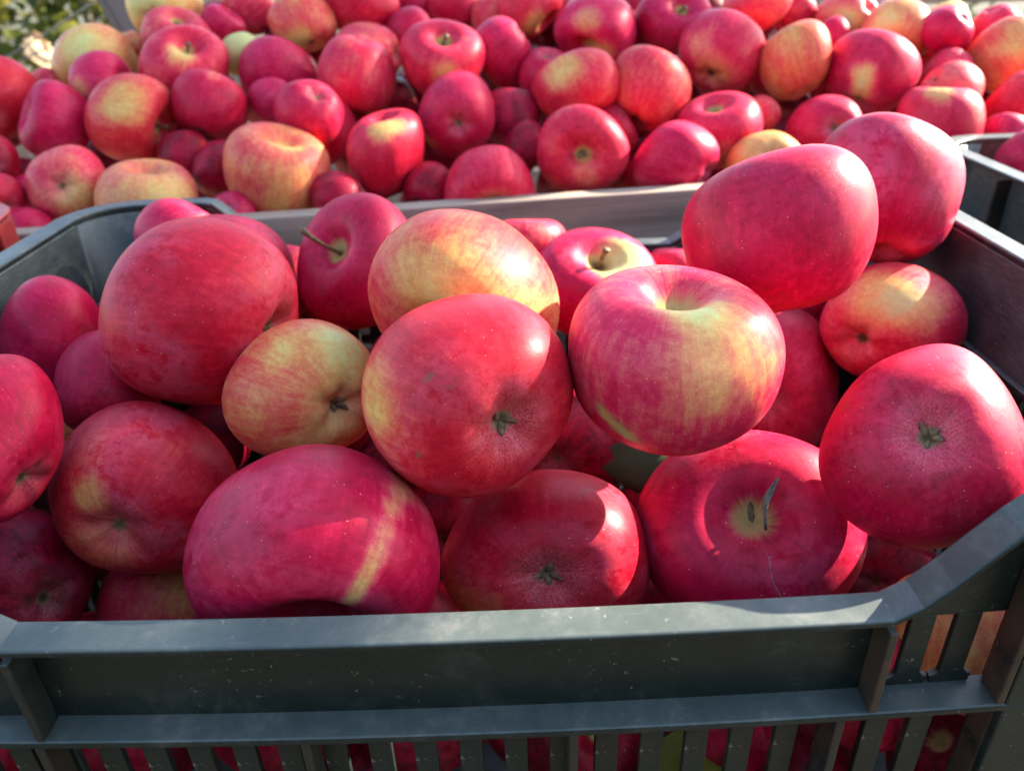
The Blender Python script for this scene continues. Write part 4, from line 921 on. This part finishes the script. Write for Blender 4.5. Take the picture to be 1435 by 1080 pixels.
for (seed, grp, c, r, ax, spin, vr, vu, fs, base, hue, patches, flags, label) in ROWS:
    big = grp == 'crate'
    nr, ns = (72, 96) if big else (40, 52)
    v, up, F = apple_unit(seed, nr, ns, .42 if 'D' in flags else .27, lump=.055 if big else .05)
    Mx = frame_from_axis(ax, spin)
    w = v @ Mx.T
    vr, vu = np.array(vr), np.array(vu); vd = np.cross(vr, vu)
    S = fs[0]*np.outer(vr, vr) + fs[1]*np.outer(vu, vu) + fs[2]*np.outer(vd, vd)
    T = S @ Mx * 1.0
    w = (w @ S.T)
    nn = w/np.linalg.norm(w, axis=1)[:, None]
    yel = np.full(len(w), (base if base < 0 else max(base, .09)), float)  # below zero: skin darkened to stand in for gap shade
    for d, rad, st in patches:
        yel += st*smooth01((rad*1.5-patch_dirs(nn, d))/(rad*1.2))
    scar = np.zeros(len(w))
    pole = pole_mask(up)*(.45 if flags == 'D' else 1)
    rg = random.Random(seed)
    bloom = 2.1 if label.startswith('large dusty') else 2.2 if label.startswith(('orange-red apple with a single', 'large purple apple behind')) else 1.2 if big and rg.random() < .4 else .6
    if label.startswith('central big'):
        for dx, dy, rad in ((-.46, -.50, .055), (-.36, .16, .06), (-.12, .15, .03), (-.2, .08, .03)):
            d = dx*vr+dy*vu+math.sqrt(1-dx*dx-dy*dy)*vd
            scar = np.maximum(scar, smooth01((rad-patch_dirs(nn, d))/(rad*.8))*(.9 if rad > .04 else .45))
    if label.startswith('largest magenta'):
        d = .28*vr-.55*vu+.78*vd
        scar = np.maximum(scar, smooth01((.07-patch_dirs(nn, d))/.05)*.8)
    if label.startswith('big pink apple with sunlit'):
        # russet scald low on the left flank
        for dx, dy, rad in ((-.50, -.62, .17), (-.32, -.76, .13), (-.62, -.45, .12)):
            d = dx*vr+dy*vu+math.sqrt(max(0, 1-dx*dx-dy*dy))*vd
            scar = np.maximum(scar, smooth01((rad-patch_dirs(nn, d))/(rad*.35))*.42)
    me = mesh_from('apple', w*r, F, {'upos': up, 'yel': yel, 'hue': np.full(len(w), hue), 'scar': scar, 'pole': pole, 'eye': eye_mask(up), 'bloom': np.full(len(w), bloom)}, APPLE)
    o = link('apple', me)
    o.location = c
    tag(o, label, 'apple', GROUPS[grp])
    MT = Matrix([list(q) for q in T]).to_3x3()
    if 'S' in flags:
        if 'CRACK' in flags:
            make_stem(o, MT, r, .09, .25, (.14, .02), base=.47, thick=1.05)
        elif label.startswith('crimson apple with a thin'):
            make_stem(o, MT, r, .95, .25, (-.1, .1))
        elif big:
            make_stem(o, MT, r, .55, .12)
        else:
            make_stem(o, MT, r, .42, .15)
    if 'CRACK' in flags:
        # dried strip of tissue curling up from the hollow
        b = bmesh.new(); rows = []
        for i in range(9):
            t = i/8
            p = vr*(.16+.10*t-.05*math.sin(3*t)) + vu*(.02+.42*t) + vd*(.60+.28*t-.10*t*t)
            wd = .006+.024*math.exp(-((t-.68)/.17)**2)
            rows.append([b.verts.new((p+vr*wd*s+vd*.02*abs(s))*r) for s in (-1, 0, 1)])
        for p, q in zip(rows, rows[1:]):
            for j in range(2): b.faces.new((p[j], p[j+1], q[j+1], q[j]))
        q = from_bm('dried_strip', b, DRYBIT, o, True)
        b2 = bmesh.new(); rows2 = []
        for i in range(15):
            t = i/14
            dx = .17+.02*math.sin(9*t)+.13*t; dy = -.13-.50*t
            cen = None
            row = []
            for s_ in (-1, 0, 1):
                d_ = (dx+s_*.007*(1-abs(2*t-1)**3+.25))*vr+dy*vu; d_ = d_+math.sqrt(1-d_@d_)*vd
                kn = np.argsort(-(nn@d_))[:4]; wt = 1/(1.0001-(nn[kn]@d_)); rad = (np.linalg.norm(w[kn], axis=1)*wt).sum()/wt.sum()
                row.append(b2.verts.new(d_*(rad+(.004 if s_ == 0 else -.002))*r))
            rows2.append(row)
        for p, q2 in zip(rows2, rows2[1:]):
            for j in range(2): b2.faces.new((p[j], p[j+1], q2[j+1], q2[j]))
        from_bm('healed_crack', b2, DRYBIT, o, True)
        m_ = q.modifiers.new('thick', 'SOLIDIFY'); m_.thickness = .0004
    if 'C' in flags.replace('CRACK', ''):
        make_calyx(o, MT, r, rg)

shared = []
for k in range(5):
    v, up, F = apple_unit(500+k, 32, 44)
    rg = np.random.default_rng(k)
    shared.append(mesh_from('apple', v, F, {'upos': up, 'yel': np.full(len(v), -.16+.10*k/4), 'hue': np.full(len(v), .5+.1*k), 'scar': np.zeros(len(v)), 'pole': pole_mask(up), 'eye': eye_mask(up), 'bloom': np.full(len(v), .8)}, APPLE))  # skins darkened, so the shade of the gaps is in their colour
rnd = random.Random(11)
for c, r, kind, label in FILL:
    o = link('apple', rnd.choice(shared))
    o.location = c; o.scale = (r, r, r)
    o.rotation_euler = (rnd.uniform(0, 6), rnd.uniform(0, 6), rnd.uniform(0, 6))
    tag(o, label, 'apple', {'row': 'apples behind the slats', 'deep': 'apples deep in the green crate', 'bin': 'apples deep in the bin heap', 'second': 'apples filling the second crate'}[kind])

# ------------------------------------------------------------------ leaves, plants, fence
def leaf_mesh(bm, p, nrm, along, L, Wd, tone, lay, lobes=True, curl=.25):
    """one lobed, folded leaf blade"""
    nrm = nrm.normalized(); along = (along - nrm*along.dot(nrm)).normalized(); side = nrm.cross(along)
    prof = [0, .62, 1.0, .72, .95, .55, .62, .22, 0] if lobes else [0, .45, .8, .98, 1.0, .9, .66, .34, 0]
    n = len(prof)
    mid, lf, rt = [], [], []
    for i, w in enumerate(prof):
        t = i/(n-1)
        q = p + along*L*t + nrm*(-curl*L*t*t)
        mid.append(bm.verts.new(q))
        lf.append(bm.verts.new(q + side*Wd*.5*w + nrm*Wd*.16*w)); rt.append(bm.verts.new(q - side*Wd*.5*w + nrm*Wd*.16*w))
    for v in mid+lf+rt: v[lay] = tone
    for i in range(n-1):
        for s in (lf, rt):
            try: bm.faces.new((mid[i], mid[i+1], s[i+1], s[i]))
            except ValueError: pass

def single_leaf(name, p, nrm, along, L, Wd, tone, mat, label, lobes=True, curl=.25):
    b = bmesh.new(); lay = b.verts.layers.float.new('tone')
    leaf_mesh(b, Vector((0, 0, 0)), Vector(nrm), Vector(along), L, Wd, tone, lay, lobes, curl)
    bmesh.ops.remove_doubles(b, verts=b.verts, dist=.0001)
    o = from_bm(name, b, mat, None, True)
    o.location = p
    m_ = o.modifiers.new('thick', 'SOLIDIFY'); m_.thickness = .0005
    return tag(o, label, 'leaf')

def plant(name, loc, boxes, n, L, mat, label, cat, seed, stems, smat=BARK):
    """stems plus leaves spread through the volumes of the boxes (centre, half size)"""
    root = tag(empty(name, loc), label, cat)
    rg = random.Random(seed)
    for st in stems:
        b = bmesh.new(); tube(b, st[0], st[1], 8); from_bm('trunk' if cat == 'tree' else 'stem', b, smat, root, True)
    b = bmesh.new(); lay = b.verts.layers.float.new('tone')
    for _ in range(n):
        c, h = rg.choice(boxes)
        while True:
            q = Vector((rg.uniform(-1, 1), rg.uniform(-1, 1), rg.uniform(-1, 1)))
            if q.length < 1: break
        p = Vector((c[0]+q[0]*h[0], c[1]+q[1]*h[1], c[2]+q[2]*h[2]))
        nrm = Vector((rg.gauss(0, .6), rg.gauss(0, .6), 1)); al = Vector((rg.gauss(0, 1), rg.gauss(0, 1), -.4))
        s = rg.uniform(.6, 1.15)
        leaf_mesh(b, p, nrm, al, L*s, L*s*.9, min(1, max(0, rg.gauss(.42, .22))), lay)
    o = from_bm('foliage', b, mat, root, True); o['kind'] = 'stuff'
    return root

# leaf caught between the crate apples, and the yellowing one behind the slats
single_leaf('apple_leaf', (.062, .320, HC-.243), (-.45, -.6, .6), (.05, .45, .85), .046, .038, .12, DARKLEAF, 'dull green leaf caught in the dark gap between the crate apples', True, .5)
single_leaf('apple_leaf', (.040, .188, HC-.292), (-.1, -.9, .35), (.8, .0, .55), .055, .032, .75, LEAF, 'yellow-green leaf pressed against the slats near the bottom right', False)

# vine shrub at the upper left behind the bin, its leaves lit from behind
plant('vine_shrub', (-1.15, 2.45, 0), [((-.15, 0, .95), (.45, .35, .35)), ((.15, .1, 1.1), (.45, .4, .35)), ((.1, .1, .55), (.6, .4, .4)), ((-.3, .2, 1.4), (.5, .4, .35)), ((.45, .25, 1.25), (.35, .3, .4))],
      900, .085, LEAF, 'leafy green and yellow vine shrub behind the bin at the upper left', 'shrub', 4,
      [([(0, 0, 0), (.03, .02, .5), (-.04, .05, 1.0), (.06, .05, 1.5)], [.022, .018, .013, .007]), ([(.25, .1, 0), (.2, .08, .6), (.3, .12, 1.2)], [.018, .014, .007])])
single_leaf('dry_leaf', (-.950, 1.735, HC-.172), (.15, -.75, .5), (-.12, .1, 1), .092, .062, .15, DRY, 'brown dry vine leaf hanging at the upper left')
single_leaf('dry_leaf', (-.925, 1.715, HC-.178), (.7, -.4, .55), (.25, .1, .9), .090, .085, .95, DRY, 'sunlit cream-coloured dry leaf beside the wires at the upper left')
single_leaf('dry_leaf', (-.912, 1.75, HC-.105), (.1, -.6, .7), (1, .1, .05), .085, .042, .70, LEAF, 'olive yellow leaf just above the sunlit dry one')
# weeds under it and a hedge further off, so the ground behind the bin is not bare
plant('hedge', (-2.1, 4.6, 0), [((x*.55, .1*math.sin(x*3), .55+.1*math.cos(x*5)), (.55, .4, .55)) for x in range(-3, 6)], 1900, .10, LEAF,
      'green hedge further back at the upper left', 'hedge', 8, [([(x*.8, 0, 0), (x*.8+.05, 0, .9)], [.02, .01]) for x in range(-1, 4)])
plant('yellowing_shrub', (1.75, 2.9, 0), [((0, 0, .55), (.55, .35, .45)), ((.4, .1, .75), (.4, .3, .35)), ((-.35, 0, .5), (.35, .3, .35))], 700, .075, LEAF,
      'yellow-green shrub glimpsed behind the heap at the upper right', 'shrub', 21, [([(0, 0, 0), (.02, 0, .5), (.05, 0, .9)], [.02, .015, .007])])

# leaning square stake behind the bin
b = bmesh.new()
bx(b, -.024, .024, -.024, .024, 0, 1.9)
stake = from_bm('leaning_stake', b, wood('dark_wood', (.055, .045, .045), (.12, .10, .10), axis=(60, 60, 3)), None, bevel=.003)
stake.location = (-.355, 1.62, 0); stake.rotation_euler = (math.radians(2), math.radians(-18), math.radians(38))
tag(stake, 'dark leaning wooden stake behind the heap at the upper left', 'stake')
# wire fence and rail behind
for i, z in enumerate((HC-.152, HC-.132)):
    b = bmesh.new(); tube(b, [(-1.4, 1.66, z-.20), (-.932, 1.66, z), (-.60, 1.66, z+.135+.02*i)], [.0016]*3, 6)
    tag(from_bm('fence_wire', b, WIRE, None, True), ('lower', 'upper')[i]+' thin slanting wire across the sunlit dry leaf', 'wire', 'fence wires')
rail = tag(empty('fence_rail', (1.6, 2.2, 0)), 'weathered wooden rail on posts behind the heap at the upper right', 'fence')
b = bmesh.new(); bx(b, -1.0, 1.6, -.02, .02, .955, 1.02, 4); from_bm('rail', b, WOOD, rail, bevel=.004)
for x in (-.55, 1.2):
    b = bmesh.new(); bx(b, x-.04, x+.04, .021, .09, 0, 1.2); from_bm('post', b, WOODV, rail, bevel=.004)

# added unseen tree, crown shaped to shade the left of the crate and bin
def added_shade_tree(loc, rad, hh, boxes, n, seed, label, L=.085):
    return plant('added_shade_tree', loc, boxes, n, L, LEAF, label, 'tree', seed,
                 [([(0, 0, 0), (.03, .02, hh*.4), (-.03, .03, hh*.7), (.05, 0, hh)], [rad*1.15, rad, rad*.95, rad*.7])] +
                 [([(0, 0, hh*.85), (math.cos(a)*.5, math.sin(a)*.5, hh*1.1), (math.cos(a)*1.1, math.sin(a)*1.1, hh*1.25)], [rad*.5, rad*.35, rad*.12]) for a in (.3, 1.7, 2.9, 4.2, 5.4)])
sh = Vector((math.sin(SUN_AZ), math.cos(SUN_AZ), 0)); sp = Vector((sh.y, -sh.x, 0))
def along_sun(q, d): return sp*q + sh*d
tloc = along_sun(-1.05, 3.0)
def crown_box(q, d, z, h, dq=.3, dd=.22):
    p = along_sun(q, d)-tloc
    return ((p.x, p.y, z), (math.hypot(dq*sp.x, dd*sh.x), math.hypot(dq*sp.y, dd*sh.y), h))
dense = [crown_box(-.200, 2.8, 2.40+.20, .19, .008, .03), crown_box(-.365, 2.8, 2.375+.25, .25, .075, .07)] + [crown_box(-.47-.14*i, 2.8+.03*math.sin(i*2.1), 2.375+.24+.012*math.sin(i*1.7), .24, .125, .08) for i in range(9)]
upper = [crown_box(-.45-.25*i, 2.9, 2.95+.1*(i % 2), .3, .25, .3) for i in range(5)]
sprigs = [crown_box(-.62-.08*i, 2.8, 2.31-.012*i, .07, .055, .04) for i in range(4)]
added_shade_tree(tloc, .05, 2.3, dense*24+upper*10+sprigs, 5600, 31, 'added leafy tree out of view, its crown shaped to shade the left apples', .06)
# added plank hut behind the camera, unseen, blocks low sky light
sky_blocker = tag(empty('added_sky_blocker', (-.6, -2.5, 0)), 'added plank hut out of view, put there to block low sky light', 'sky_blocker')
DARKWOOD = wood('tarred_wood', (.045, .038, .032), (.085, .07, .058), axis=(60, 60, 3))
for i in range(26):
    b = bmesh.new(); x = -3.2+.25*i; bx(b, x, x+.244, -.03, 0, 0, 2.15); from_bm('plank', b, DARKWOOD, sky_blocker, bevel=.003)
b = bmesh.new(); bx(b, -3.3, 3.4, -2.6, .15, 2.16, 2.25); from_bm('roof', b, DARKWOOD, sky_blocker)
